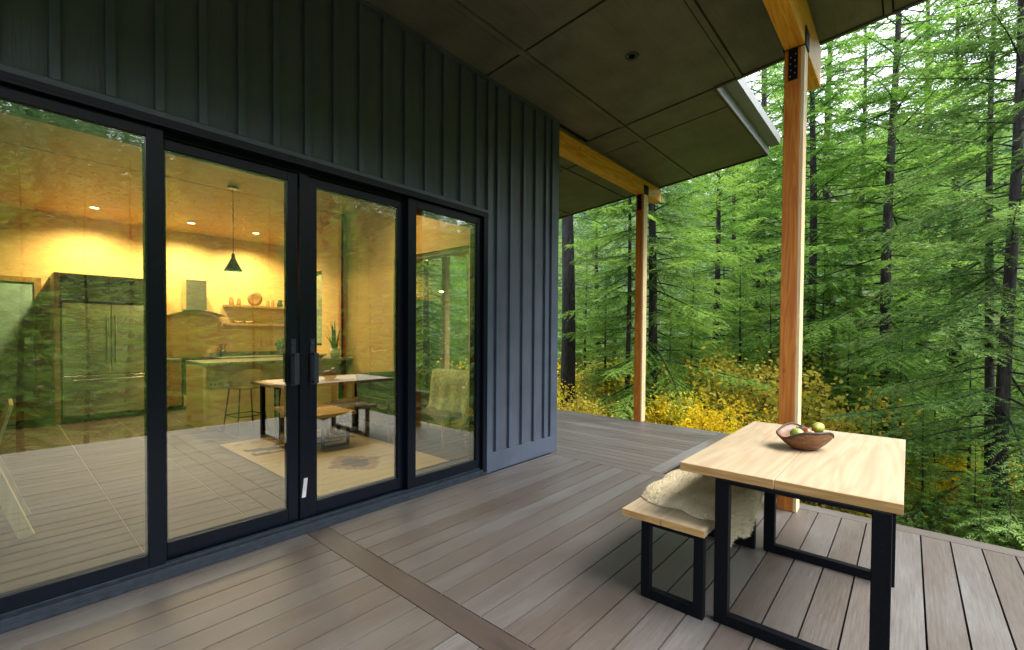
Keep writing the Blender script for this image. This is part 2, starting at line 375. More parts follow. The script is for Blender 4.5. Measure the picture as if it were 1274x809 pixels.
# soffit panels + roofs
def slab(mb, x0, x1, y0, y1, dz0, dz1, mi=0):
    mb.quadbox([(x0, y0, sz(y0)+dz0), (x1, y0, sz(y0)+dz0), (x1, y1, sz(y1)+dz0), (x0, y1, sz(y1)+dz0),
                (x0, y0, sz(y0)+dz1), (x1, y0, sz(y0)+dz1), (x1, y1, sz(y1)+dz1), (x0, y1, sz(y1)+dz1)], mi)
RX = 5.30; RY = -3.95; SX = 7.76; SY = -1.62
mb = MB()
ysn = [-3.98, -3.1, -1.876, -.5, .04]
xsn = [-7.2, -6.46, -4.02, -1.58, .86, 3.30, RX-.01]
for j in range(len(ysn)-1):
    for i in range(len(xsn)-1):
        slab(mb, xsn[i]+.013, xsn[i+1]-.013, ysn[j]+.04, ysn[j+1]-.04, 0, .012)
ys2 = [-1.64, -.5, .75, 1.95, 3.2, 4.4, 5.6, 6.8, 8.0]
xs2 = [4.58, RX+.52, SX-.02]
for j in range(len(ys2)-1):
    for i in range(2):
        a = xs2[i] if (i or j > 0) else RX+.002
        if ys2[j] < 0 and i == 0: a = RX
        slab(mb, a+.013, xs2[i+1]-.013, ys2[j]+.04, ys2[j+1]-.04, 0, .012)
mb.build('soffit', M_soffit, house)
mb = MB()
slab(mb, -7.2, RX-.012, RY+.01, 0.0, .0125, .2); slab(mb, RX-.005, SX-.01, SY+.01, 8.2, .0125, .2); slab(mb, -7.2, RX-.012, .003, 8.2, .05, .2)
mb.build('roof_deck', M_soffitgap, house)
mb = MB(); slab(mb, -7.3, RX+.03, RY-.03, 8.25, .205, .26); slab(mb, RX+.035, SX+.06, SY-.1, 8.25, .205, .26)
mb.build('roof', plain('dark_metal_roof', (.05, .055, .06), .4, .5), house)
mb = MB()
def batten_x(y, x0, x1, w=.052): slab(mb, x0, x1, y-w/2, y+w/2, -.012, .0124)
for y in (-3.1, -1.876, -.5): batten_x(y, -7.2, RX-.02)
for y in ys2[1:-1]: batten_x(y, (RX if y < 0 else 4.58), SX-.03)
mb.build('soffit_battens', M_soffit, house)
mb = MB()   # trims under soffit perimeters, proud
slab(mb, RX-.035, RX-.001, RY, SY-.002, -.02, .2)
mb.build('fascia', plain('dark_fascia', (.07, .07, .072), .35, .2), house, bev=.002)
mb = MB(); slab(mb, -7.2, RX, RY-.02, RY+.02, -.02, .2); mb.build('fascia', M_fascia, house)
mb = MB(); slab(mb, SX-.012, SX+.012, SY, 8.2, -.015, .2); mb.build('fascia', plain('dark_fascia_far', (.04, .04, .042), .5), house)
mb = MB(); slab(mb, RX+.003, SX+.012, SY-.02, SY-.002, -.015, .13)
mb.build('fascia', M_fascia, house)
mb = MB()   # gutter
slab(mb, RX+.003, SX+.05, SY-.16, SY-.15, .12, .25); slab(mb, RX+.003, SX+.05, SY-.149, SY-.022, .12, .13); slab(mb, SX+.05, SX+.056, SY-.16, SY-.02, .12, .25)
mb.build('gutter', M_fascia, house)
# recessed downlights in the soffit
for (x, y) in ((4.11, -1.21), (1.3, -1.21), (6.6, 2.2)):
    mb = MB(); z = sz(y)
    mb.lathe([(.03, .0), (.052, -.006), (.058, -.009), (.066, -.006), (.068, .0)], (x, y, z-.001), 24)
    o = mb.build('downlight', plain('downlight_ring', (.02, .02, .02), .4), house, smooth=True)
    mb = MB().lathe([(.03, -.004), (.001, -.004)], (x, y, z-.004), 20); mb.build('lens', plain('downlight_lens', (.5, .5, .48), .2), o)
# beams and posts
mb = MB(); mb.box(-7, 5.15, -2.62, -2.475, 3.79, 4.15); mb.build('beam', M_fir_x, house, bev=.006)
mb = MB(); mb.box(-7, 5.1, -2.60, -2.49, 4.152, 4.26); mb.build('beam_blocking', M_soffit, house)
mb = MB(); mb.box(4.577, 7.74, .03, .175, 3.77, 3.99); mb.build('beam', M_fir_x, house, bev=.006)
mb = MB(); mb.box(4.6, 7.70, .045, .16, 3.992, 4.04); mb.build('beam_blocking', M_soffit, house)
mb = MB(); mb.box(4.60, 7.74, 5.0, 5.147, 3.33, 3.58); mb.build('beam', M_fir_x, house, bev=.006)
def post(x, y, z1):
    mb = MB(); mb.box(x, x+.14, y, y+.115, .0, z1-.008)
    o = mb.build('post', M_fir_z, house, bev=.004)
    mb = MB(); mb.box(x+.0015, x+.1385, y-.027, y-.0005, .0, z1-.008); mb.build('sapwood_face', M_sap, o, bev=.003)
    mb = MB()
    mb.box(x+.0, x+.14, y-.03, y+.118, z1-.006, z1-.001)       # saddle plate
    mb.box(x-.006, x-.001, y+.02, y+.085, z1-.26, z1-.007)      # strap on face
    for s_ in (y-.036, y+.121):
        mb.box(x-.01, x+.15, s_-.0, s_+.005, z1-.005, z1+.14)
    for i in range(4):
        for dy in (.035, .068):
            mb.tube([(x-.0065, y+dy+.004*(i % 2), z1-.06-.05*i-.02*(dy > .05)), (x-.012, y+dy+.004*(i % 2), z1-.06-.05*i-.02*(dy > .05))], .0055, 8, 1)
    mb.build('metal_bracket', [M_blacksteel, M_bolt], o)
    return o
post(4.30, -2.593, 3.79); post(-4.2, -2.593, 3.79); post(7.05, .052, 3.77); post(7.05, 5.03, 3.33)

# ---- sliding door
mb = MB()
mb.box(-.33, 3.322, -.012, .16, 2.632, 2.6545)                 # head
mb.box(-.33, 3.322, -.045, -.0235, 2.645, 2.676); mb.box(-.33, 3.322, -.05, -.012, 2.625, 2.644)
mb.box(-.33, 3.322, .036, .044, 2.592, 2.631); mb.box(-.33, 3.322, .096, .158, 2.54, 2.6315)
mb.box(3.262, 3.322, -.045, .16, .03, 2.624); mb.box(-.33, -.27, -.045, .16, .03, 2.624)
mb.build('door_frame', M_alu, house, bev=.0015)
mb = MB(); mb.box(-.33, 3.322, -.052, .16, .001, .028); mb.box(-.33, 3.26, -.05, -.03, .029, .06); mb.box(-.33, 3.26, -.012, .0, .029, .075); mb.box(-.33, 3.26, .04, .046, .029, .065); mb.box(-.33, 3.26, .1, .106, .029, .065)
mb.build('door_sill', M_alu2, house, bev=.001)
def panel(x0, gx0, gx1, x1, y0, gz0, gz1, zt):
    y1 = y0+.044
    mb = MB()
    mb.box(x0, gx0, y0, y1, .078, zt); mb.box(gx1, x1, y0, y1, .078, zt)
    mb.box(gx0+.0005, gx1-.0005, y0+.001, y1-.001, .078, gz0); mb.box(gx0+.0005, gx1-.0005, y0+.001, y1-.001, gz1, zt)
    o = mb.build('door_panel', M_alu, house, bev=.002)
    mb = MB(); mb.box(gx0-.005, gx1+.005, y0+.018, y0+.026, gz0-.005, gz1+.005)
    g_ = mb.build('glass', M_glass, o)
    mb = MB(); s = .010
    for (a, b_, c_, d_) in ((gx0, gx0+s, gz0, gz1), (gx1-s, gx1, gz0, gz1), (gx0+s, gx1-s, gz0, gz0+s), (gx0+s, gx1-s, gz1-s, gz1)):
        mb.box(a, b_, y0+.030, y0+.040, c_, d_)
    mb.build('glazing_gasket', M_blacksteel, o)
    return o
p1 = panel(-.26, -.175, .573, .654, -.011, .155, 2.56, 2.622)
p2 = panel(.60, .672, 1.378, 1.447, .048, .175, 2.532, 2.588)
p3 = panel(1.52, 1.588, 2.305, 2.375, .048, .18, 2.532, 2.588)
p4 = panel(2.366, 2.452, 3.202, 3.258, -.011, .165, 2.55, 2.622)
MB().box(2.368, 2.40, .0335, .0475, .09, 2.58).build('interlock', M_alu, p4)
MB().box(.61, .652, .0335, .0475, .09, 2.58).build('interlock', M_alu, p1)
mb = MB(); mb.box(1.456, 1.519, .036, .09, .078, 2.595); mb.build('astragal', M_alu, p3, bev=.004)
def handle(xc, y, par, s=-1):
    mb = MB()
    mb.box(xc-.018, xc+.018, y-.008*1, y-.0005, 1.06, 1.40)           # escutcheon plate
    mb.tube([(xc, y-.009, 1.362), (xc, y-.02, 1.362)], .012, 12)
    o = mb.build('handle', M_handle, par, bev=.002)
    mb = MB(); mb.bar((xc, y-.062, 1.075), (xc, y-.062, 1.298), .034, .012, (0, 1, 0))
    mb.bar((xc, y-.0085, 1.084), (xc, y-.055, 1.084), .024, .016); mb.bar((xc, y-.0085, 1.289), (xc, y-.055, 1.289), .024, .016)
    mb.build('pull_bar', M_handle, o, bev=.002)
handle(1.413, .048, p2); handle(1.553, .048, p3)
for xc, pp in ((1.40, p2), (1.56, p3)):
    mb = MB(); mb.bar((xc, .16, 1.08), (xc, .16, 1.29), .024, .012, (0, 1, 0)); mb.bar((xc, .093, 1.088), (xc, .155, 1.088), .02, .014); mb.bar((xc, .093, 1.282), (xc, .155, 1.282), .02, .014)
    mb.build('inner_handle', M_blacksteel, pp, bev=.002)
mb = MB(); mb.quadbox([(1.468, .0352, .235), (1.497, .0352, .235), (1.512, .0352, .375), (1.484, .0352, .375), (1.468, .0358, .235), (1.497, .0358, .235), (1.512, .0358, .375), (1.484, .0358, .375)])
tag(mb.build('sticker', plain('silver_sticker', (.5, .52, .56), .3, .2), p3), 'silver sticker strip')
# ---- side opening glazing + small window in the right wall
mb = MB()
mb.box(4.37, 4.53, 1.311, 1.36, .0, 2.669); mb.box(4.37, 4.53, 3.07, 3.119, .0, 2.669); mb.box(4.37, 4.53, 1.361, 3.069, 2.61, 2.669); mb.box(4.37, 4.53, 1.361, 3.069, .0, .05)
o = mb.build('side_door_frame', plain('reflection_green_frame', (.25, .3, .22), .4), house, bev=.002)  # green in this colour stands for a reflection in the glass
mb = MB(); mb.box(4.44, 4.448, 1.355, 3.075, .045, 2.615); mb.build('glass', M_glass_in, o)
mb = MB(); mb.box(4.4, 4.5, 5.601, 5.64, 1.181, 2.679); mb.box(4.4, 4.5, 6.56, 6.599, 1.181, 2.679); mb.box(4.4, 4.5, 5.641, 6.559, 1.181, 1.22); mb.box(4.4, 4.5, 5.641, 6.559, 2.64, 2.679)
o = mb.build('window_frame', M_alu, house)
mb = MB(); mb.box(4.44, 4.448, 5.63, 6.57, 1.21, 2.65); mb.build('glass', M_glass_in, o)
# ---- interior shell
mb = MB(); mb.box(-3.0, 4.355, 7.39, 7.415, 0, 3.42); mb.build('interior_wall', M_iwall, house)
mb = MB()
A0, A1 = 4.335, 4.358
mb.box(A0, A1, .175, 1.308, 0, 4.0); mb.box(A0, A1, 1.308, 3.122, 2.672, 3.93); mb.box(A0, A1, 3.122, 5.6, 0, 3.78)
mb.box(A0, A1, 5.6, 6.6, 0, 1.178); mb.box(A0, A1, 5.6, 6.6, 2.682, 3.55); mb.box(A0, A1, 6.6, 7.388, 0, 3.45)
mb.build('interior_wall', M_iwally, house)
mb = MB(); mb.box(-2.99, -2.97, .175, 7.388, 0, 4.0); mb.box(-2.9, 4.33, .171, .178, 2.68, 4.0); mb.build('interior_wall', M_iwally, house)
mb = MB()
for (a, b_) in ((.172, 1.4), (1.41, 3.0), (3.01, 4.64), (4.66, 7.40)):
    slab(mb, -3, 4.345, a, b_, -.012, .03)
mb.build('interior_ceiling', M_iceil, house)
mb = MB(); mb.box(4.24, 4.332, 4.64, 4.76, 0, sz(4.7)-.013); mb.build('interior_post', M_fir_z, house, bev=.003)
mb = MB(); mb.box(4.225, 4.239, 4.58, 4.639, 0, sz(4.65)-.013); mb.build('interior_post_shadow_strip', M_blacksteel, house)
# tile floor
mb = MB(); S = .635; gw = .004
for i in range(-6, 7):
    for j in range(0, 12):
        x0 = .63+i*.66; y0 = .58+(j-1)*S
        a, b_, c_, d_ = max(x0+gw, -2.96), min(x0+.66-gw, 4.334), max(y0+gw, .165), min(y0+S-gw, 7.389)
        if b_-a > .02 and d_-c_ > .02: mb.box(a, b_, c_, d_, -.01, .0, 0, rnd.random())
m, t, b = nt('brown_porcelain_tile')
mp = coords(t, (1.3, 6, 1)); n1 = N(t, 'ShaderNodeTexNoise', i_Scale=2.0, i_Detail=6.0); t.links.new(mp.outputs[0], n1.inputs['Vector'])
at = N(t, 'ShaderNodeAttribute', attribute_name='tone'); a = N(t, 'ShaderNodeMath', operation='MULTIPLY_ADD'); a.inputs[1].default_value = .15; t.links.new(at.outputs['Fac'], a.inputs[0]); t.links.new(n1.outputs['Fac'], a.inputs[2])
r_ = ramp(t, [(.35, (.026, .02, .013)), (.75, (.055, .043, .03))]); t.links.new(a.outputs[0], r_.inputs[0]); t.links.new(r_.outputs[0], b.inputs['Base Color']); b.inputs['Roughness'].default_value = .62; b.inputs['Specular IOR Level'].default_value = .3
tag(mb.build('tile_floor', m, tone=True), kind='structure')
mb = MB(); mb.box(-2.98, 4.36, .162, 7.41, -.2, -.0035); tag(mb.build('floor_grout', plain('grout', (.3, .25, .17), .8)), kind='structure')
# ---- haze: the far slopes fade slightly
hz = bpy.data.materials.new('thin_haze'); hz.use_nodes = True; ht = hz.node_tree; ht.nodes.clear()
hv = ht.nodes.new('ShaderNodeVolumePrincipled'); hv.inputs['Color'].default_value = (.86, .93, 1, 1); hv.inputs['Density'].default_value = HAZE
ho = ht.nodes.new('ShaderNodeOutputMaterial'); ht.links.new(hv.outputs[0], ho.inputs['Volume'])
if HAZE:
    tag(MB().box(-420, 920, -920, 920, -30, 190).build('haze', hz), kind='stuff')
# ------------------------------------------------------------------ interior: lights, kitchen, furniture
M_fridge = plain('stainless_steel', (.6, .63, .6), .22, .95, 3, .1)
M_cab = wood('warm_wood_cabinet', [(.2, (.22, .12, .04)), (.6, (.34, .2, .07)), (1.0, (.42, .26, .1))], 2, .45)
M_white = plain('white_ceramic', (.7, .68, .62), .35)
M_counter = plain('green_grey_stone', (.16, .2, .15), .3, 0, 20, .3)
M_rattan = plain('woven_rattan', (.5, .36, .16), .7, 0, 80, .3, .4)
M_greenpl = leafmat('houseplant_leaf', [(.02, .06, .015), (.05, .13, .03)], 8, .2)
M_green_enamel = plain('dark_green_enamel', (.02, .05, .03), .3)
def down(x, y, row=''):
    z = sz(y)-.013
    t_ = thing('ceiling_downlight', {1.08: 'lit round downlight in the wooden ceiling above the refrigerator', 2.40: 'lit round downlight in the wooden ceiling above the range hood', 3.5: 'lit round downlight in the wooden ceiling above the wall shelves'}[x], 'downlight', (x, y, z), 0, 'lit downlights in the wooden ceiling')
    if row: t_['label'] = {1.08: 'left', 2.40: 'middle', 3.5: 'right'}[x]+' added unseen fill downlight in the ceiling nearest the glass doors'
    MB().lathe([(.055, -.003), (.078, -.006), (.08, -.001), (.055, -.001)], n=24).build('ring', M_white, t_, smooth=True)
    MB().lathe([(.054, -.004), (.001, -.0045)], n=20).build('lens', emit('lit_lens', (1, .85, .55), 4), t_)
    l = bpy.data.lights.new('downlight', 'SPOT'); l.energy = 30 if row else 120; l.color = (1, .76, .42); l.spot_size = R(150); l.spot_blend = .8; l.shadow_soft_size = .07
    o = bpy.data.objects.new('lamp', l); COL.objects.link(o); o.parent = t_; o.location = (0, 0, -.03)
for x in (1.08, 2.40, 3.5): down(x, 6.7)
for x in (1.08, 2.40, 3.5): down(x, 2.4, 'front')  # extra row added out of sight above the door head to brighten the room
# pendant
px, py = 2.40, 4.475; zc = sz(py)-.013
t_ = thing('pendant_lamp', 'dark green cone pendant lamp hanging on a thin cord', 'lamp', (px, py, zc))
MB().lathe([(.001, -.03), (.07, -.03), (.075, -.02), (.075, 0), (.001, 0)], n=24).build('canopy', M_green_enamel, t_, smooth=False)
zb = 2.37-zc
MB().tube([(0, 0, -.03), (0, 0, zb+.27)], .004, 6).build('cord', M_blacksteel, t_)
o = MB().lathe([(.128, zb), (.03, zb+.19), (.022, zb+.26), (.008, zb+.27), (.006, zb+.262), (.018, zb+.25), (.026, zb+.188), (.124, zb+.0)], n=32).build('lamp_shade', M_green_enamel, t_, smooth=True)
MB().lathe([(.002, zb+.09), (.03, zb+.1), (.035, zb+.13), (.02, zb+.17), (.002, zb+.175)], n=16).build('bulb', emit('warm_bulb', (1, .75, .4), 6), t_, smooth=True)
l = bpy.data.lights.new('pendant', 'POINT'); l.energy = 110; l.color = (1, .76, .42); l.shadow_soft_size = .05
o = bpy.data.objects.new('lamp', l); COL.objects.link(o); o.parent = t_; o.location = (0, 0, zb+.03)
# tall cabinet + refrigerator
t_ = thing('fridge_cabinet', 'tall wooden surround cabinet around the refrigerator', 'cabinet', (0, 0, 0))
MB().box(.60, .66, 6.62, 7.385, 0, 2.35).build('side_panel', M_cab, t_, bev=.003)
MB().box(1.86, 1.92, 6.62, 7.385, 0, 2.35).build('side_panel', M_cab, t_, bev=.003)
mb = MB(); mb.box(.661, 1.859, 6.64, 7.385, 1.93, 2.35); mb.build('upper_cabinet', M_cab, t_)
mb = MB(); mb.box(.67, 1.255, 6.618, 6.638, 1.94, 2.34); mb.build('cabinet_door', plain('dark_glossy_cabinet_door', (.06, .055, .06), .15), t_, bev=.003)
mb = MB(); mb.box(1.262, 1.85, 6.618, 6.638, 1.94, 2.34); mb.build('cabinet_door', plain('dark_glossy_cabinet_door', (.06, .055, .06), .15), t_, bev=.003)
t_ = thing('refrigerator', 'wide stainless steel refrigerator with double doors and bottom drawer', 'refrigerator', (0, 0, 0))
MB().box(.68, 1.84, 6.66, 7.38, .03, 1.89).build('body', M_dark, t_)
for (a, b_) in ((.685, 1.257), (1.263, 1.835)):
    o = MB().box(a, b_, 6.60, 6.655, .74, 1.885).build('door', M_fridge, t_, bev=.008)
    xh = b_-.05 if a < 1 else a+.05
    MB().tube([(xh, 6.56, .9), (xh, 6.56, 1.7)], .012, 10).box(xh-.01, xh+.01, 6.56, 6.599, .92, .95).box(xh-.01, xh+.01, 6.56, 6.599, 1.65, 1.68).build('handle', M_bolt, o)
o = MB().box(.685, 1.835, 6.60, 6.655, .1, .73).build('drawer', M_fridge, t_, bev=.008)
MB().tube([(.8, 6.56, .66), (1.72, 6.56, .66)], .012, 10).box(.85, .88, 6.56, 6.599, .65, .67).box(1.64, 1.67, 6.56, 6.599, .65, .67).build('handle', M_bolt, o)
# left glazed door with pale shade
t_ = thing('blinded_window', 'tall back window covered by a pale teal roller shade', 'window', (0, 0, 0))
mb = MB(); mb.box(-.75, -.69, 7.33, 7.385, .2, 2.3); mb.box(.42, .5, 7.33, 7.385, .2, 2.3); mb.box(-.689, .419, 7.33, 7.385, 2.22, 2.3); mb.box(-.689, .419, 7.33, 7.385, .2, .3)
mb.build('frame', M_cab, t_)
MB().box(-.685, .415, 7.35, 7.356, .3, 2.22).build('shade', plain('pale_teal_shade', (.3, .5, .46), .8), t_)
# range hood
t_ = thing('range_hood', 'steel chimney range hood with curved glass canopy on the back wall', 'range hood', (0, 0, 0))
MB().box(2.40, 2.74, 7.08, 7.385, 1.86, 2.44).build('chimney', M_fridge, t_, bev=.004)
mb = MB()
for i in range(12):
    a, b_ = -.46+.92*i/12, -.46+.92*(i+1)/12; za = 1.85-.10*(a/.46)**2; zb_ = 1.85-.10*(b_/.46)**2
    mb.quadbox([(2.57+a, 6.93, za-.008), (2.57+b_, 6.93, zb_-.008), (2.57+b_, 7.385, zb_-.008), (2.57+a, 7.385, za-.008), (2.57+a, 6.93, za), (2.57+b_, 6.93, zb_), (2.57+b_, 7.385, zb_), (2.57+a, 7.385, za)])
mb.build('glass_canopy', plain('smoked_glass_canopy', (.05, .08, .07), .1), t_)
# base cabinets, oven, counter
t_ = thing('kitchen_counter', 'wooden base cabinets under a dark counter along the back wall', 'kitchen counter', (0, 0, 0))
MB().box(1.93, 2.26, 6.80, 7.385, .08, .90).box(2.87, 4.33, 6.80, 7.385, .08, .90).build('cabinet_body', M_cab, t_)
for a in (1.94, 2.88, 3.36, 3.84):
    MB().box(a, min(a+.46, 4.32) if a > 2 else 2.25, 6.778, 6.798, .1, .88).build('cabinet_door', M_cab, t_, bev=.003)
MB().box(1.925, 2.262, 6.76, 7.388, .902, .94).box(2.868, 4.33, 6.76, 7.388, .902, .94).build('worktop', M_counter, t_, bev=.003)
MB().box(2.868, 4.33, 7.37, 7.388, .942, 1.02).build('backsplash', M_counter, t_)
t_ = thing('kitchen_stove', 'black and steel kitchen stove under the range hood', 'stove', (0, 0, 0))
MB().box(2.27, 2.86, 6.80, 7.385, .02, .93).build('body', M_blacksteel, t_)
o = MB().box(2.28, 2.85, 6.76, 6.798, .28, .80).build('oven_door', plain('black_oven_glass', (.01, .01, .012), .08), t_, bev=.004)
MB().tube([(2.34, 6.72, .75), (2.79, 6.72, .75)], .012, 10).box(2.36, 2.38, 6.72, 6.759, .74, .76).box(2.75, 2.77, 6.72, 6.759, .74, .76).build('handle', M_bolt, o)
MB().box(2.28, 2.85, 6.76, 6.798, .06, .26).build('drawer', M_fridge, t_, bev=.004)
for i in range(5): MB().tube([(2.36+i*.1, 6.797, .865), (2.36+i*.1, 6.765, .865)], .018, 12).build('knob', M_bolt, t_)
# shelves with crockery
for z, lab in ((2.0, 'upper floating wooden wall shelf carrying jars and a round plate'), (1.62, 'lower floating wooden wall shelf below the jars')):
    t_ = tag(MB().box(3.10, 4.325, 7.14, 7.387, z-.045, z).build('wall_shelf', M_cab, bev=.003), lab, 'shelf', 'wooden wall shelves in the kitchen')
plate = MB(); plate.lathe([(.001, 0), (.09, .0), (.15, .02), (.152, .026), (.09, .008), (.001, .008)], n=28)
o = tag(plate.build('round_plate', plain('tan_stoneware', (.3, .17, .06), .4), smooth=True), 'tan round plate standing on the upper shelf', 'plate'); o.rotation_euler = (R(98), 0, 0); o.location = (3.68, 7.30, 2.155)
for i, (x, h, r, lab) in enumerate(((3.22, .15, .045, 'leftmost clay jar with lid on the upper shelf'), (3.36, .13, .04, 'clay jar with lid second from the left on the upper shelf'), (3.93, .12, .032, 'slim clay bottle right of the round plate'), (4.03, .14, .028, 'slimmest clay bottle between the plate and the pitcher'))):
    t_ = thing('storage_jar', lab, 'jar', (x, 7.25, 2.0), 0, 'jars on the upper shelf')
    MB().lathe([(r*.9, .001), (r, .02), (r, h*.7), (r*.6, h*.85), (r*.6, h*.9)], n=16).build('body', plain('terracotta_jar', (.32, .15, .05), .5), t_, smooth=True)
    MB().lathe([(r*.85, h*.9+.001), (r*.85, h), (.01, h+.01)], n=16).build('lid', M_cab, t_)
t_ = thing('pitcher', 'dark pitcher at the right end of the upper shelf', 'pitcher', (4.18, 7.25, 2.0))
MB().lathe([(.05, .001), (.065, .04), (.05, .1), (.04, .13), (.05, .16)], n=18).build('body', M_green_enamel, t_, smooth=True)
MB().tube([(.05, 0, .13), (.1, 0, .12), (.1, 0, .06), (.06, 0, .04)], .008, 8).build('handle', M_green_enamel, t_)
for i, x in enumerate((3.35, 3.55)):
    t_ = tag(MB().lathe([(.03, .001), (.07, .02), (.085, .05), (.08, .05), (.06, .02), (.001, .01)], (x, 7.25, 1.62), 20).build('small_bowl', M_rattan, smooth=True), ('left', 'right')[i]+' one of two small tan bowls on the lower shelf', 'bowl', 'bowls on the lower shelf')
# things on counter
t_ = thing('utensil_crock', 'small dark crock of cooking utensils on the kitchen counter', 'utensil crock', (3.02, 7.1, .941))
MB().lathe([(.05, .0), (.06, .05), (.055, .13), (.045, .13), (.045, .02)], n=18).build('crock', M_green_enamel, t_, smooth=True)
for i in range(5):
    a = i*1.3; MB().tube([(.01*math.cos(a), .01*math.sin(a), .03), (.06*math.cos(a), .06*math.sin(a), .26)], [.004, .012], 6).build('utensil', M_cab, t_)
t_ = thing('herb_pot', 'bushy green herb plant in a pot on the kitchen counter', 'potted plant', (4.12, 7.05, .941))
MB().lathe([(.06, 0), (.08, .12), (.07, .12), (.06, .02)], n=18).build('pot', M_green_enamel, t_, smooth=True)
mb = MB(); q = random.Random(3)
for i in range(260):
    v = Vector((q.gauss(0, 1), q.gauss(0, 1), q.gauss(0, 1))).normalized()*q.uniform(.05, .13); c_ = Vector((0, 0, .24))+v
    d1 = Vector((q.uniform(-1, 1), q.uniform(-1, 1), q.uniform(-.3, 1))).normalized()*.035; d2 = d1.orthogonal().normalized()*.014
    o_ = len(mb.v); mb.v += [tuple(c_-d1), tuple(c_+d2), tuple(c_+d1), tuple(c_-d2)]; mb.f.append((o_, o_+1, o_+2, o_+3)); mb.mi.append(0); mb.tone.append(q.random())
mb.build('foliage', M_greenpl, t_, tone=True)
# island
t_ = thing('kitchen_island', 'long kitchen island with pale wood panels and green stone top', 'kitchen island', (0, 0, 0))
MB().box(2.02, 4.30, 4.66, 5.2, .0, .945).build('body', M_iwall, t_, bev=.002)
MB().box(1.97, 4.32, 4.38, 5.28, .947, .99).build('worktop', M_counter, t_, bev=.004)
MB().box(1.975, 2.018, 4.40, 5.26, .0, .945).build('end_panel', M_iwally, t_, bev=.002)
o = MB().box(2.10, 2.24, 4.648, 4.658, .60, .69).build('outlet_plate', M_white, t_, bev=.002)
MB().box(2.13, 2.16, 4.643, 4.647, .625, .665).box(2.18, 2.21, 4.643, 4.647, .625, .665).build('socket', M_counter, o)
# stools
def stool(loc, rz):
    t_ = thing('bar_stool', '', 'bar stool', loc, rz, 'rattan bar stools at the island')
    MB().lathe([(.001, .64), (.17, .63), (.20, .65), (.205, .665), (.17, .67), (.001, .66)], n=24).build('seat', M_rattan, t_, smooth=True)
    mb = MB()
    n = 22; P0 = []; P1 = []
    for i in range(n+1):
        a = R(-100)+R(200)*i/n; h = .68+.24*math.cos((a)*.82)**.7 if abs(a*.82) < 1.57 else .68
        P0.append(Vector((.2*math.sin(a), .2*math.cos(a)*-1, .66))); P1.append(Vector((.23*math.sin(a), -.23*math.cos(a), max(.67, h))))
    for i in range(n):
        e = Vector((0, 0, 0)); k_ = .97
        mb.quadbox([P0[i], P0[i+1], P0[i+1]*k_, P0[i]*k_, P1[i], P1[i+1], Vector((P1[i+1].x*k_, P1[i+1].y*k_, P1[i+1].z)), Vector((P1[i].x*k_, P1[i].y*k_, P1[i].z))])
    mb.build('backrest', M_rattan, t_)
    for sx, sy in ((-1, -1), (1, -1), (-1, 1), (1, 1)):
        MB().tube([(.15*sx, .15*sy, .64), (.21*sx, .21*sy, .0)], .010, 8).build('leg', M_blacksteel, t_)
    c = .19
    MB().tube([(-c, -c, .25), (c, -c, .25), (c, c, .25), (-c, c, .25), (-c, -c, .25)], .008, 8).build('footrest', M_blacksteel, t_)
    return t_
s1 = stool((2.38, 3.92, 0), R(8)); s1['label'] = 'rattan bar stool nearest the left end of the kitchen island'
s2 = copy_tree(s1); s2.location = (3.12, 3.97, 0); s2['label'] = 'rattan bar stool further right along the island behind the dining table'
# indoor dining table
def uframe(mb, a, b_, zt, w=.07, t=.05, axis='y', at=0):
    """closed rectangular leg frame in plane axis"""
    if axis == 'y':   # frame spans y from a to b, at x=at
        mb.box(at, at+t, a, a+w, 0, zt); mb.box(at, at+t, b_-w, b_, 0, zt); mb.box(at+.001, at+t-.001, a+w, b_-w, .0, .055)
        mb.box(at+.001, at+t-.001, a+w, b_-w, zt-.02, zt)
    else:
        mb.box(a, a+w, at, at+t, 0, zt); mb.box(b_-w, b_, at, at+t, 0, zt); mb.box(a+w, b_-w, at+.001, at+t-.001, .0, .045); mb.box(a+w, b_-w, at+.001, at+t-.001, zt-.02, zt)
t_ = thing('dining_table', 'pale wood dining table inside the glass doors before the island', 'table', (0, 0, 0))
MB().box(2.35, 3.85, 2.95, 3.65, .72, .76).build('tabletop', M_butch, t_, bev=.003)
for X in (2.45, 3.62):
    mb = MB(); uframe(mb, 3.02, 3.58, .718, at=X); mb.build('leg', M_blacksteel, t_, bev=.002)
t_ = thing('indoor_bench', 'indoor bench with dark brown fleece beside the dining table', 'bench', (0, 0, 0))
MB().box(3.05, 3.95, 2.62, 2.92, .41, .45).build('seat', M_butch, t_, bev=.003)
for X in (3.12, 3.8):
    mb = MB(); uframe(mb, 2.65, 2.89, .409, .04, .04, at=X); mb.build('leg', M_blacksteel, t_, bev=.002)
M_lowtop = wood('golden_pine_top', [(.2, (.34, .22, .08)), (.6, (.44, .3, .12)), (1.0, (.52, .38, .17))], 1, .45)
t_ = thing('indoor_low_table', 'low golden wood table with black hoop legs on the rug', 'low table', (0, 0, 0))
MB().box(2.40, 3.0, 1.95, 3.0,   .42, .46).build('tabletop', M_lowtop, t_, bev=.003)
for Y in (2.08, 2.62):
    mb = MB(); uframe(mb, 2.62, 2.98, .419, .03, .03, 'x', Y); mb.build('leg', M_blacksteel, t_, bev=.002)
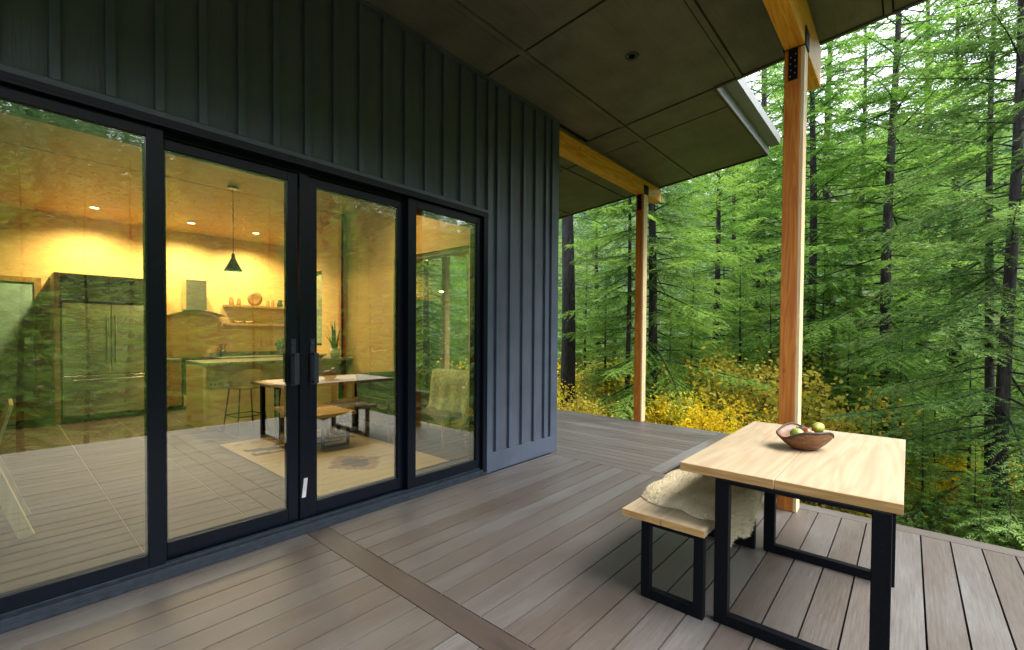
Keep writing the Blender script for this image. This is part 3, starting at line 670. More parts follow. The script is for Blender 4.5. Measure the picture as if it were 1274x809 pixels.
def blob_cloth(name, x0, x1, y0, y1, z, mat, seed, th=.03, nx=40, ny=26, edge=.1, hang=None, tufts=0, tl=.03):
    """draped sheet with rounded wavy outline; hang=(yedge, sign) lets it fall beyond a bench edge"""
    q = random.Random(seed); mb = MB(); ph = [q.uniform(0, 6) for _ in range(6)]
    def pos(u, v):
        a = 2*u-1; b_ = 2*v-1
        r = 1+.035*math.sin(5*math.atan2(b_, a)+ph[0])+.03*math.sin(9*math.atan2(b_, a)+ph[1])
        a2 = a*math.sqrt(max(0, 1-.32*b_*b_))*r; b2 = b_*math.sqrt(max(0, 1-.28*a*a))*r
        x = (x0+x1)/2+a2*(x1-x0)/2; y = (y0+y1)/2+b2*(y1-y0)/2
        e = max(abs(a), abs(b_)); zz = z+th*(1-max(0, (e-.8)/.2)**2)*(.88+.12*math.sin(7*x*2+ph[2])*math.sin(9*y*2+ph[3]))
        if hang and y < hang:
            d = hang-y; k = min(d, .035)
            y = hang-k*.8-.012*math.sin(12*x+ph[4])*min(1, d*5)-.012; zz = zz-max(0, d-.012)
        return Vector((x, y, zz))
    for i in range(nx+1):
        for j in range(ny+1): mb.v.append(tuple(pos(i/nx, j/ny)))
    for i in range(nx):
        for j in range(ny):
            mb.f.append((i*(ny+1)+j, (i+1)*(ny+1)+j, (i+1)*(ny+1)+j+1, i*(ny+1)+j+1)); mb.mi.append(0); mb.tone.append(.5)
    if tufts:
        for _ in range(tufts):
            u, v = q.random(), q.random(); p = pos(u, v)
            du = pos(min(1, u+.01), v)-pos(max(0, u-.01), v); dv = pos(u, min(1, v+.01))-pos(u, max(0, v-.01)); n = du.cross(dv).normalized()
            if n.length < .5: continue
            ang = 1.2*math.sin(p.x*9)+q.uniform(-2.6, 2.6)
            d = (du.normalized()*math.cos(ang)+dv.normalized()*math.sin(ang)+n*q.uniform(.4, 1.1)).normalized()*tl*q.uniform(.6, 1.3); w_ = n.cross(d).normalized()*.0024
            o_ = len(mb.v); mb.v += [tuple(p-w_), tuple(p+w_), tuple(p+d)]; mb.f.append((o_, o_+1, o_+2)); mb.mi.append(0); mb.tone.append(q.random())
    return mb.build(name, mat, smooth=not tufts, tone=True)
tag(blob_cloth('brown_fleece', 3.1, 3.8, 2.6, 2.94, .452, plain('dark_brown_fleece', (.14, .1, .06), .9, 0, 30, .4, .5), 4, .04), 'dark brown fleece lying on the indoor bench', 'fleece')
# rugs
tag(MB().box(2.15, 4.27, 1.35, 4.42, .002, .008).build('blue_rug', plain('slate_blue_rug', (.07, .085, .12), .95, 0, 60, .3, .5)), 'flat slate blue rug under the dining table', 'rug')
mb = MB(); nx, ny = 30, 56
for i in range(nx):
    for j in range(ny):
        u = (i+.5)/nx; v = (j+.5)/ny; x0, x1 = 1.86+1.5*i/nx, 1.86+1.5*(i+1)/nx; y0, y1 = .58+2.85*j/ny, .58+2.85*(j+1)/ny
        k = 0
        dd = abs(u-.5)*1.6+abs(((v*2.0) % 1)-.5)*1.3
        if dd < .35: k = 2
        if dd < .2: k = 1
        if .62 < v < .76: k = 1 if abs(u-.5) < .42 and ((i//3+j) % 5 < 3) else 0
        if v > .94: k = 1
        if v > .86 and v < .9 and (i//2) % 2: k = 2
        o_ = len(mb.v); mb.v += [(x0, y0, .0135), (x1, y0, .0135), (x1, y1, .0135), (x0, y1, .0135)]; mb.f.append((o_, o_+1, o_+2, o_+3)); mb.mi.append(k); mb.tone.append(0.)
mb.box(1.86, 3.36, .58, 3.43, .0085, .0115)
tag(mb.build('patterned_rug', [plain('cream_wool', (.4, .34, .22), .95, 0, 70, .15, .5), plain('charcoal_wool', (.06, .05, .045), .95, 0, 70, .2, .5), plain('brown_wool', (.24, .15, .07), .95, 0, 70, .2, .5)]), 'cream flatweave rug with stepped charcoal and brown diamonds', 'rug')
# snake plant + bowl on the island
t_ = thing('snake_plant', 'upright snake plant in a pale green pot on the island end', 'potted plant', (4.1, 4.62, .991))
MB().lathe([(.07, 0), (.085, .03), (.09, .16), (.078, .16), (.075, .05), (.001, .04)], n=22).build('pot', plain('pale_green_pot', (.3, .4, .26), .4), t_, smooth=True)
q = random.Random(5)
for i in range(9):
    a = q.uniform(0, 6.28); h = q.uniform(.25, .62); ln = q.uniform(.02, .15); mb = MB(); w_ = .028
    pr = None
    for k in range(8):
        s = k/7; c_ = Vector((math.cos(a)*(.03+ln*s*s), math.sin(a)*(.03+ln*s*s), .1+h*s)); ww = w_*(1-s**3)*(.6+.8*s*(1-s)*2)
        tv = Vector((-math.sin(a+.6), math.cos(a+.6), 0))*ww
        mb.v += [tuple(c_-tv), tuple(c_+Vector((math.cos(a), math.sin(a), 0))*-.006), tuple(c_+tv)]
        if k:
            o_ = (k-1)*3
            for d in (0, 1): mb.f.append((o_+d, o_+d+1, o_+d+4, o_+d+3)); mb.mi.append(0); mb.tone.append(q.random())
    mb.build('leaf', M_greenpl, t_, tone=True)
tag(MB().lathe([(.05, 0), (.1, .03), (.15, .07), (.14, .072), (.09, .035), (.001, .02)], (3.78, 4.6, .991), 26).build('wooden_bowl', M_cab, smooth=True), 'brown wooden bowl on the island beside the snake plant', 'bowl')
# armchair and throw near the side opening
t_ = thing('armchair', 'dark woven armchair by the side opening under a pale throw', 'armchair', (0, 0, 0))
M_arm = plain('dark_woven_upholstery', (.03, .035, .03), .8, 0, 40, .5, .4)
MB().box(3.35, 4.1, 1.75, 2.5, .24, .44).build('seat', M_arm, t_, bev=.03)
mb = MB(); mb.quadbox([(3.35, 2.38, .40), (4.1, 2.38, .40), (4.1, 2.52, .42), (3.35, 2.52, .42), (3.35, 2.52, .88), (4.1, 2.52, .88), (4.1, 2.62, .86), (3.35, 2.62, .86)]); mb.build('backrest', M_arm, t_, bev=.03)
for x in (3.38, 4.02):
    for y in (1.8, 2.42): MB().tube([(x, y, .24), (x, y, 0)], [.02, .014], 8).build('leg', M_cab, t_)
for x in (3.31, 4.105): MB().box(x, x+.05, 1.75, 2.4, .24, .58).build('armrest', M_arm, t_, bev=.01)
# second chair with blanket on its back
t_ = thing('lounge_chair', 'lounge chair by the side opening draped with a pale green blanket', 'chair', (0, 0, 0))
MB().box(3.62, 4.2, 1.0, 1.62, .3, .42).build('seat', M_arm, t_, bev=.02)
MB().box(4.05, 4.2, 1.0, 1.62, .421, .9).build('backrest', M_arm, t_, bev=.02)
for x in (3.66, 4.14):
    for y in (1.05, 1.57): MB().tube([(x, y, .3), (x, y, 0)], [.022, .015], 8).build('leg', M_cab, t_)
mb = MB(); n = 24; prof = [(3.92, .28), (3.97, .45), (4.0, .62), (4.025, .8), (4.05, .92), (4.10, .935), (4.18, .935), (4.225, .90), (4.235, .7), (4.24, .5)]
for i in range(n+1):
    v = i/n; y = .93+.8*v
    for (x, z) in prof:
        fall = .10*math.sin(9*v+1)*(.95-z); mb.v.append((x-.035*math.sin(22*v)*(.96-z)*1.4, y+.05*math.sin(z*9)*(1-z), z-(.12*math.sin(5*v+.5) if z < .35 else 0)))
for i in range(n):
    for j in range(len(prof)-1):
        k = len(prof); mb.f.append((i*k+j, (i+1)*k+j, (i+1)*k+j+1, i*k+j+1)); mb.mi.append(0); mb.tone.append(0.)
o = mb.build('throw_blanket', plain('pale_green_throw', (.42, .5, .3), .95, 0, 25, .15, .3), smooth=True)
o.modifiers.new('s', 'SOLIDIFY').thickness = .012
tag(o, 'pale green throw blanket draped over the lounge chair back', 'blanket')
tag(MB().box(3.86, 3.95, .86, .93, .001, .09).box(3.865, 3.945, .865, .925, .0905, .17).build('wood_block', M_butch, bev=.004), 'small pale wooden block on the floor inside the right door', 'wood block')
# pale wooden chair at left
t_ = thing('wooden_chair', 'pale plywood chair with splayed legs inside the left glass panel', 'chair', (-.257, 1.6, 0), 0)
M_ply = wood('pale_birch', [(.2, (.62, .54, .36)), (.6, (.74, .67, .48)), (1.0, (.8, .74, .56))], 2, .5)
MB().box(-.25, .22, -.24, .24, .43, .46).build('seat', M_ply, t_, bev=.008)
mb = MB(); mb.quadbox([(.20, -.24, .465), (.222, -.24, .465), (.222, .24, .465), (.20, .24, .465), (.315, -.23, .93), (.337, -.23, .93), (.337, .23, .93), (.315, .23, .93)]); mb.build('backrest', M_ply, t_, bev=.004)
for sy in (-1, 1):
    MB().bar((.2, .22*sy, .6), (.39, .26*sy, .0), .028, .08).build('leg', M_ply, t_, bev=.003)
    MB().bar((-.15, .21*sy, .43), (-.28, .25*sy, .0), .028, .06).build('leg', M_ply, t_, bev=.003)

# ------------------------------------------------------------------ porch table, bench, fleece, bowl of fruit
t_ = thing('patio_table', 'pale wood table with black steel hoop legs on the porch deck', 'table', (0, 0, 0))
for (y0, y1, x0, dz) in ((-2.823, -2.385, 2.392, .0), (-3.283, -2.8245, 2.402, -.002)):
    o = MB().box(x0, 3.925, y0, y1, .731+dz, .775+dz).build('tabletop_plank', M_butch, t_, bev=.0025)
    MB().box(x0-.003, x0-.0003, y0+.001, y1-.001, .732+dz, .7735+dz).build('end_grain', M_butch_e, o)
for (X, a, b_) in ((2.385, -3.25, -2.565), (3.40, -3.25, -2.572)):
    mb = MB(); uframe(mb, a, b_, .729, .066, .045, at=X); mb.build('leg', M_blacksteel, t_, bev=.003)
t_ = thing('patio_bench', 'pale wood bench with black hoop legs tucked beside the porch table', 'bench', (0, 0, 0))
for (y0, y1, dz) in ((-2.53, -2.304, 0), (-2.302, -2.075, -.001)):
    o = MB().box(2.345, 3.46, y0, y1, .424+dz, .462+dz).build('seat_plank', M_butch, t_, bev=.0025)
    MB().box(2.342, 2.3447, y0+.001, y1-.001, .425+dz, .4605+dz).build('end_grain', M_butch_e, o)
for X in (2.328+.02, 3.375):
    mb = MB(); uframe(mb, -2.525, -2.19, .423, .05, .042, at=X); mb.build('leg', M_blacksteel, t_, bev=.003)
m, t, b = nt('cream_sheepskin')
at = N(t, 'ShaderNodeAttribute', attribute_name='tone'); mp = coords(t); n1 = N(t, 'ShaderNodeTexNoise', i_Scale=9.0, i_Detail=4.0); t.links.new(mp.outputs[0], n1.inputs['Vector'])
a = N(t, 'ShaderNodeMath', operation='MULTIPLY_ADD'); a.inputs[1].default_value = .25; t.links.new(at.outputs['Fac'], a.inputs[0]); t.links.new(n1.outputs['Fac'], a.inputs[2])
r_ = ramp(t, [(.3, (.5, .43, .28)), (.6, (.6, .53, .37)), (.95, (.68, .62, .46))]); t.links.new(a.outputs[0], r_.inputs[0]); t.links.new(r_.outputs[0], b.inputs['Base Color']); b.inputs['Roughness'].default_value = .95
fl = blob_cloth('sheepskin', 2.50, 3.42, -2.74, -2.04, .464, m, 11, .026, 60, 44, hang=-2.53, tufts=42000, tl=.02)
tag(fl, 'cream sheepskin lying over the porch bench and hanging off its edge', 'sheepskin')
M_bowl = wood('turned_cedar', [(.2, (.05, .016, .005)), (.5, (.12, .043, .01)), (.8, (.2, .085, .022)), (1.0, (.25, .125, .045))], 0, .55, fine=30, ring=14)
M_rim = plain('dark_bark_rim', (.03, .018, .01), .7, 0, 40, .3, .3)
bx, by, bz = 3.17, -2.83, .7755
t_ = thing('fruit_bowl', 'dark rimmed live edge wooden bowl holding fruit on the porch table', 'bowl', (bx, by, bz), R(-45))
def fz(r, z, a): return (z/.1)**2*-.024*math.cos(2*a)+(z/.1)*.006*math.sin(5*a)
pr = [(.001, .0), (.045, .0), (.065, .006), (.098, .035), (.124, .07), (.135, .098), (.128, .098), (.108, .068), (.088, .036), (.05, .016), (.001, .012)]
MB().lathe(pr, n=48, sx=1.14, sy=.9, fz=fz).build('bowl_body', M_bowl, t_, smooth=True)
mb = MB(); P = []
for i in range(49):
    a = 2*math.pi*i/48; P.append((.1325*1.14*math.cos(a), .1325*.9*math.sin(a), .099+fz(.13, .099, a)))
mb.tube(P, .0065, 8); mb.build('bark_rim', M_rim, t_, smooth=True)
def fruit(name, dx, dy, dz, r, mat, lab, cat, sx=1, el=1, rot=(0, 0, 0)):
    t2 = thing(name, lab, cat, (bx+dx, by+dy, bz+dz)); t2.rotation_euler = rot
    pr = []
    for k in range(13):
        a = math.pi*k/12; rr = math.sin(a)*r*(1+.06*math.cos(a)); z = -math.cos(a)*r*el*(1 if el > 1 else .92)
        if el > 1 and a > math.pi/2: rr *= .72+.28*abs(math.cos(math.pi-a)-1)
        pr.append((max(rr, .0015), z+(.12*r if k == 0 else (-.18*r if k == 12 and el <= 1 else 0))))
    MB().lathe(pr, n=20).build('flesh', mat, t2, smooth=True)
    MB().tube([(0, 0, pr[-1][1]-.004), (.003, .002, pr[-1][1]+.016)], [.0018, .0025], 6).build('stem', M_rim, t2)
M_appleg = plain('green_apple_skin', (.2, .28, .05), .3, 0, 12, .25); M_appler = plain('red_apple_skin', (.2, .045, .02), .28, 0, 14, .4)
M_pear = plain('yellow_pear_skin', (.24, .27, .04), .4, 0, 25, .25); M_plum = plain('dark_plum_skin', (.05, .035, .05), .35)
fruit('green_apple', -.055, .03, .095, .037, M_appleg, 'pale green apple at the left of the fruit bowl', 'apple')
fruit('red_apple', -.01, -.012, .098, .035, M_appler, 'red apple in the middle of the fruit bowl', 'apple', rot=(.3, .2, 0))
fruit('pear', .075, -.06, .125, .032, M_pear, 'yellow green pear resting on the right rim of the fruit bowl', 'pear', el=1.45, rot=(R(80), 0, R(70)))
fruit('plum', .03, .02, .098, .03, M_plum, 'dark plum between the apples and the pear', 'plum')
fruit('brown_pear', -.05, -.04, .095, .028, plain('russet_skin', (.3, .2, .06), .5), 'small russet fruit at the back of the bowl', 'fruit', rot=(.5, .4, 0))

# ------------------------------------------------------------------ forest
NR = np.random.default_rng(5)
def tris_mesh(name, V, tone, mat, nper=3):
    """V: (n, nper, 3) faces"""
    n = len(V); me = bpy.data.meshes.new(name)
    me.vertices.add(n*nper); me.vertices.foreach_set('co', V.astype(np.float32).ravel())
    me.loops.add(n*nper); me.loops.foreach_set('vertex_index', np.arange(n*nper, dtype=np.int32))
    me.polygons.add(n); me.polygons.foreach_set('loop_start', np.arange(0, n*nper, nper, dtype=np.int32))
    a = me.attributes.new('tone', 'FLOAT', 'FACE'); a.data.foreach_set('value', tone.astype(np.float32))
    me.materials.append(mat); me.update(calc_edges=True)
    return me
def unit(a): return a/np.maximum(1e-9, np.linalg.norm(a, axis=-1, keepdims=True))
UP = np.array([0, 0, 1.])
def conifer(name, h, rad, z0, nb, tsp, nstep, nl, nw, seed, bark, leaf, tr=.12, droop=.25, dead=8, lean=0.0, sparse=0.0, steep=.1):
    q = np.random.default_rng(seed)
    wood_ = MB(); F = []; TN = []
    ph = q.uniform(0, 6.28, 3)
    def axis(z): return np.array([lean*z+.05*np.sin(z*.5+ph[0]), .05*np.sin(z*.43+ph[1]), z])
    zs_ = np.linspace(-.6, h, 16)
    wood_.tube([tuple(axis(z)) for z in zs_], [max(.012, tr*(1-max(0, z)/h)**.85*(1.25 if z < 0 else 1)) for z in zs_], 10)
    for i in range(nb):
        f = (i+q.uniform(0, 1))/nb; z = z0+(h*.985-z0)*f**1.05
        prof = (1-f)**.75*(.62+.38*min(1, f*6))
        L = rad*prof*q.uniform(.65, 1.15)+.12
        az = i*2.399+q.uniform(-.4, .4); p0 = axis(z)
        pit = -.12-steep+(.85)*f**1.2+q.uniform(-.28, .22); dr = droop*(1-f*.6)*q.uniform(.7, 1.3)
        m_ = 9; s = np.linspace(0, 1, m_)
        side = np.array([-np.sin(az), np.cos(az), 0]); out = np.array([np.cos(az), np.sin(az), 0])
        bend = q.uniform(-.15, .15)
        def B(s):
            s = np.asarray(s)[..., None]
            return p0+out*L*s+UP*(np.tan(pit)*L*s-dr*L*s**2*1.0+dr*.55*L*s**3)+side*bend*L*s**2
        pts = B(s); r0 = max(.006, tr*.16*(L/rad+.2))
        wood_.tube([tuple(p) for p in pts], [r0*(1-.85*t_)+.001 for t_ in s], 4, cap=False)
        if q.random() < sparse*.5: continue
        s0 = .12+.2*q.random()*(1-f)
        ns = max(3, int(L*(1-s0)/tsp))
        for sd in (-1, 1):
            sk = s0+(1-s0)*(np.arange(ns)+q.uniform(0, 1, ns))/ns
            P = B(sk); T = unit(B(np.minimum(sk+.02, 1.02))-B(sk-.02))
            tl = (L*.34*np.clip(1.08-sk, .1, 1)**.7*(.45+.55*np.minimum(1, (sk-s0)/.18+.3))*q.uniform(.6, 1.15, ns)+.05)
            an = q.uniform(.75, 1.15, ns)[:, None]
            D = unit(T*np.cos(an)+sd*side*np.sin(an)+UP*q.uniform(-.6, .18, ns)[:, None])
            nn = np.maximum(2, (tl/nstep).astype(int))
            idx = np.repeat(np.arange(ns), nn); kk = np.concatenate([np.arange(a) for a in nn])
            fr = (kk+.3)/nn[idx]
            c = P[idx]+D[idx]*(tl[idx]*fr)[:, None]-UP*(.18*tl[idx]*fr**2)[:, None]
            for s2 in (-1, 1):
                nd = unit(D[idx]*.75+s2*unit(np.cross(UP, D[idx]))*q.uniform(.5, 1.0, len(idx))[:, None]+UP*q.uniform(-.35, .4, len(idx))[:, None])
                ll = nl*q.uniform(.7, 1.3, len(idx))*(1-.35*fr)
                tip = c+nd*ll[:, None]
                wv = unit(np.cross(nd, UP)+q.normal(0, .5, (len(idx), 3)))*(nw*.5)
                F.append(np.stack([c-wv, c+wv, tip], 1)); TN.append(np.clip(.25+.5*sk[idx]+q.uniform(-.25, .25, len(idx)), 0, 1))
        # spine needles
        ns = max(3, int(L*(1-s0)/nstep)); sk = s0+(1-s0)*q.uniform(0, 1, ns); P = B(sk)
        nd = unit(q.normal(0, 1, (ns, 3))+out*.8); wv = unit(np.cross(nd, UP+.01))*(nw*.5)
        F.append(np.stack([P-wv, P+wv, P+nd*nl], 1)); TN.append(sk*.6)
    for i in range(dead):
        z = q.uniform(.6, max(1.2, z0+.8)); az = q.uniform(0, 6.28); L = q.uniform(.4, 1.3)*rad*.45; p = axis(z)
        o_ = np.array([np.cos(az), np.sin(az), 0]); pts = [p+o_*L*s-UP*(.35*L*s*s)+np.array([-o_[1], o_[0], 0])*.1*L*np.sin(3*s) for s in np.linspace(0, 1, 6)]
        wood_.tube([tuple(p) for p in pts], [.012*(1-.8*s)+.001 for s in np.linspace(0, 1, 6)], 4, cap=False)
        for k in range(3):
            b0 = pts[2+k]; dz = q.normal(0, .6, 3)*.3*L; wood_.tube([tuple(b0), tuple(b0+o_*.15*L+dz)], [.004, .001], 3, cap=False)
    root = thing(name, '', 'tree')
    wood_.build('trunk', bark, root, smooth=True)
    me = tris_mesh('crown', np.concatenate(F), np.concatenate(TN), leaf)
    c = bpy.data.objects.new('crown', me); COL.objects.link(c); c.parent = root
    return root, len(me.polygons)
m, t, b = nt('conifer_bark')
mp = coords(t, (9, 9, 2.2)); n1 = N(t, 'ShaderNodeTexNoise', i_Scale=1.6, i_Detail=8.0, i_Roughness=.7); t.links.new(mp.outputs[0], n1.inputs['Vector'])
r_ = ramp(t, [(.38, (.008, .007, .008)), (.58, (.035, .03, .032)), (.78, (.11, .1, .105))]); t.links.new(n1.outputs['Fac'], r_.inputs[0]); t.links.new(r_.outputs[0], b.inputs['Base Color'])
b.inputs['Roughness'].default_value = .9; bump(t, b, n1.outputs['Fac'], 1.0, .05); M_bark = m
M_needle = leafmat('fir_needles', [(.03, .082, .018), (.08, .2, .032), (.155, .32, .05), (.25, .41, .07)], .9, .42)
M_needle_d = leafmat('dark_fir_needles', [(.025, .065, .024), (.06, .145, .036), (.11, .22, .05), (.17, .28, .07)], .8, .35)
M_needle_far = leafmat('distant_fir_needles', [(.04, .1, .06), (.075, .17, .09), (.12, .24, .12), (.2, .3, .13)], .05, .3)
M_yellow = leafmat('yellow_maple_leaves', [(.18, .26, .02), (.5, .5, .015), (.82, .7, .02), (.76, .5, .02)], 1.1, .5)
M_lime = leafmat('lime_shrub_leaves', [(.07, .12, .02), (.16, .22, .03), (.38, .36, .04), (.5, .4, .05)], 1.0, .45)
M_orange = leafmat('orange_autumn_leaves', [(.2, .12, .03), (.42, .16, .04), (.5, .22, .07), (.45, .3, .08)], 1.2, .4)

def zone(az):
    if az > 36: return 'behind the house'
    if az > 26: return 'left of the far post'
    if az > 9.3: return 'between the two posts'
    if az > -9: return 'right of the near post'
    return 'mirrored in the glass doors'
def place(root, az, dist, rz, s, label, group=None, sz_=None, first=False):
    o = root if first else copy_tree(root)
    a = R(az); x = CAM.x+dist*math.cos(a); y = CAM.y+dist*math.sin(a)
    o.location = (x, y, gz(x, y)-.1); o.rotation_euler = (0, 0, rz); o.scale = (s, s, sz_ or s)
    if label in KIND:
        kd, gr = KIND[label]; z_ = zone(az); label = kd+' '+z_; group = gr+' '+z_
    o['label'] = label
    if group: o['group'] = group
    elif 'group' in o: del o['group']
    return o
KIND = {'A': ('bushy green fir standing back', 'bushy firs standing back'), 'B': ('tall green fir with bare lower trunk standing back', 'tall firs standing back'), 'C': ('dark green spruce standing back', 'dark spruces standing back'), 'D': ('high crowned pine with long bare trunk standing back', 'high crowned pines standing back'),
        'Y': ('yellow maple shrub in the undergrowth', 'yellow maple shrubs'), 'L': ('lime green shrub in the undergrowth', 'lime green shrubs'), 'O': ('orange autumn shrub in the undergrowth', 'orange shrubs'), 'S': ('small young fir in the undergrowth', 'small young firs')}
cA, n1_ = conifer('fir_tree', 15, 2.9, .6, 200, .07, .030, .078, .026, 1, M_bark, M_needle, .15, .3, 6)
cB, n2_ = conifer('fir_tree', 17, 2.6, 2.6, 185, .072, .031, .078, .026, 2, M_bark, M_needle, .14, .22, 16, sparse=.3)
cC, n3_ = conifer('spruce_tree', 16, 2.4, 1.2, 190, .072, .032, .078, .026, 3, M_bark, M_needle_d, .098, .38, 10)
cD, n4_ = conifer('pine_tree', 19, 2.6, 9.0, 95, .08, .032, .085, .027, 4, M_bark, M_needle, .22, .25, 26, lean=-.02, sparse=.3)
cE, n5_ = conifer('slender_fir', 12, 1.6, 4.5, 110, .08, .034, .072, .023, 6, M_bark, M_needle_d, .07, .25, 18, sparse=.3)
print('tris', n1_, n2_, n3_, n4_, n5_)
place(cD, 34.3, 12.2, .3, 1.0, 'leaning pine with bare grey trunk just right of the house corner', first=True)
place(cE, 27.0, 11.4, 1, 1, 'thin bare stemmed young fir just left of the far porch post', first=True)
place(cA, 24.2, 11.8, 2.2, .95, 'bushy fir with drooping boughs right behind the far porch post', first=True)
place(cB, 8.0, 14.2, .9, .95, 'fir whose trunk shows directly right of the near porch post', first=True)
place(cC, -6.4, 9.6, 1.4, .95, 'dark barked spruce with the thickest trunk at the right edge', first=True)
place(cB, 1.5, 13.4, 4.0, 1.0, 'light green fir standing alone between the near post and the right edge')
place(cE, -5.3, 10.8, 2.5, 1.1, 'slender dark fir close behind the thick spruce at the right edge')
place(cA, 17.0, 17, 4.4, .95, 'broad fir in the gap midway between the two porch posts')
place(cA, -3.0, 15.5, 3.1, 1.05, 'broad fir between the lone light green fir and the thick spruce')
for az_, d_, s_ in ((10.5, 21, 1.15), (13.2, 26, 1.3), (15.3, 23, 1.1), (6.0, 24, 1.25), (3.8, 19, 1.1), (-1.0, 22, 1.2), (12, 32, 1.4)):
    place(cB if s_ < 1.2 else cD, az_, d_, az_*3, s_, 'B' if s_ < 1.2 else 'D')

q = random.Random(12); protos = [cA, cB, cC, cD]
M_needle_hazed = leafmat('hazed_blue_green_needles', [(.04, .095, .05), (.08, .17, .08), (.13, .26, .12), (.2, .34, .15)], .8, .4)  # bluish fir green, made paler to put distance haze into the colour
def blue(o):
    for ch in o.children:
        if ch.name.startswith('crown'): ch.material_slots[0].link = 'OBJECT'; ch.material_slots[0].material = M_needle_hazed
placed = [(34.3, 12.2), (27, 11.4), (24.2, 11.8), (8, 14.2), (-6.4, 9.6), (1.5, 13.4), (17, 17), (-3, 15.5)]
def free(az, d, md):
    for a2, d2 in placed:
        if math.hypot(d*math.cos(R(az))-d2*math.cos(R(a2)), d*math.sin(R(az))-d2*math.sin(R(a2))) < md: return False
    return True
cnt = 0
for k in range(900):
    if cnt >= 46: break
    az = q.uniform(-18, 52); d = q.uniform(17, 46)
    x = CAM.x+d*math.cos(R(az)); y = CAM.y+d*math.sin(R(az))
    if x < 9.5 and y > -7: continue
    if not free(az, d, 4.2) or (9 < az < 26 and 20 < d < 34 and q.random() < .65): continue
    placed.append((az, d)); cnt += 1
    c_ = q.choice([0, 0, 0, 1, 2, 2]); o_ = place(protos[c_], az, d, q.uniform(0, 6.28), q.uniform(1.05, 1.4), 'ABCD'[c_], None, q.uniform(.65, 1.0))
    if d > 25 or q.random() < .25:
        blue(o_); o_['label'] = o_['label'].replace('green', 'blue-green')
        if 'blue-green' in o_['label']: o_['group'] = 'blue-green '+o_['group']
# outward side mirrored in glass; trees behind the camera added to block sky light
cnt = 0
for k in range(2500):
    if cnt >= 76: break
    az = -q.uniform(9, 235); d = q.uniform(13, 34)
    x = CAM.x+d*math.cos(R(az)); y = CAM.y+d*math.sin(R(az))
    if (y > -8.2 and -9.5 < x < 9.6) or (x < 0 and y > 14): continue
    if not free(az, d, 3.2): continue
    placed.append((az, d)); cnt += 1
    c_ = q.choice([0, 1, 2, 3]); place(protos[c_], az, d, q.uniform(0, 6.28), q.uniform(.72, 1.0), 'ABCD'[c_])
# far wooded hillsides: one mass
def far_forest(n, dmin, dmax, azr, seed, name):
    q = np.random.default_rng(seed); F = []; TN = []
    base = []
    nb = 34
    for i in range(n):
        az = R(q.uniform(*azr)); d = dmin+(dmax-dmin)*q.uniform(0, 1)**.7; x = CAM.x+d*np.cos(az); y = CAM.y+d*np.sin(az); z = gz(x, y)
        h = q.uniform(9, 19); r = h*q.uniform(.13, .19)
        m_ = 260 if d < 90 else 150
        f = q.uniform(0, 1, m_)**.8; a = q.uniform(0, 6.28, m_); rr = r*(1-f)**.85*q.uniform(.35, 1.1, m_)+.1
        c = np.stack([x+rr*np.cos(a), y+rr*np.sin(a), z+h*(.08+.92*f)], 1)
        out = np.stack([np.cos(a), np.sin(a), -.35+.5*f], 1)
        s = (.55 if d < 90 else .85)*q.uniform(.6, 1.2, m_)*(1.15-.6*f)
        tv = np.stack([-np.sin(a), np.cos(a), q.uniform(-.3, .3, m_)], 1)*(s*.42)[:, None]
        F.append(np.stack([c-tv, c+tv, c+unit(out)*s[:, None]*1.2], 1)); TN.append(np.clip(q.uniform(.0, .55)+q.uniform(-.2, .45, m_), 0, 1))
    me = tris_mesh(name, np.concatenate(F), np.concatenate(TN), M_needle_far)
    o = bpy.data.objects.new(name, me); COL.objects.link(o)
    return tag(o, 'distant conifer forest covering the hillside across the valley', 'forest', kind='stuff')
far_forest(4600, 38, 230, (-100, 62), 21, 'distant_forest')
# shrubs
def shrub(name, h, r, nleaf, ls, seed, leaf):
    q = np.random.default_rng(seed); wd = MB(); F = []; TN = []
    for i in range(11):
        a = q.uniform(0, 6.28); rr = r*q.uniform(.3, 1); H = h*q.uniform(.6, 1)
        P = [np.array([rr*s**1.4*np.cos(a)+.05*np.sin(5*s+i), rr*s**1.4*np.sin(a), H*s-.15]) for s in np.linspace(0, 1, 7)]
        wd.tube([tuple(p) for p in P], [.014*(1-.8*s)+.002 for s in np.linspace(0, 1, 7)], 5, cap=False)
        for k in range(7):
            b0 = P[q.integers(2, 6)]; d = q.normal(0, 1, 3)*.35*r; d[2] = abs(d[2])*.6; tip = b0+d
            wd.tube([tuple(b0), tuple(b0+d*.5+UP*.05), tuple(tip)], [.006, .004, .001], 3, cap=False)
            n = nleaf//77; u = q.uniform(.2, 1.1, n)[:, None]
            c = b0+d*u+q.normal(0, .11*r, (n, 3)); nrm = unit(q.normal(0, 1, (n, 3))+UP*.9)
            t1 = unit(np.cross(nrm, q.normal(0, 1, (n, 3))))*ls*q.uniform(.6, 1.2, n)[:, None]; t2 = np.cross(nrm, t1)*.7
            F.append(np.stack([c-t1, c+t2, c+t1, c-t2], 1)); TN.append(np.clip(q.uniform(.2, .8)+q.uniform(-.3, .3, n), 0, 1))
    root = thing(name, '', 'shrub')
    wd.build('stems', M_bark, root)
    me = tris_mesh('foliage', np.concatenate(F), np.concatenate(TN), leaf, 4); o = bpy.data.objects.new('foliage', me); COL.objects.link(o); o.parent = root
    return root
sY = shrub('maple_shrub', 2.6, 1.3, 7000, .045, 31, M_yellow)
sL = shrub('leafy_shrub', 2.2, 1.3, 7000, .045, 32, M_lime)
sO = shrub('autumn_shrub', 2.0, 1.1, 6000, .042, 33, M_orange)
labs = {id(sY): 'Y', id(sL): 'L', id(sO): 'O'}
first = {id(sY): True, id(sL): True, id(sO): True}
q = random.Random(44); cnt = 0; sp = []
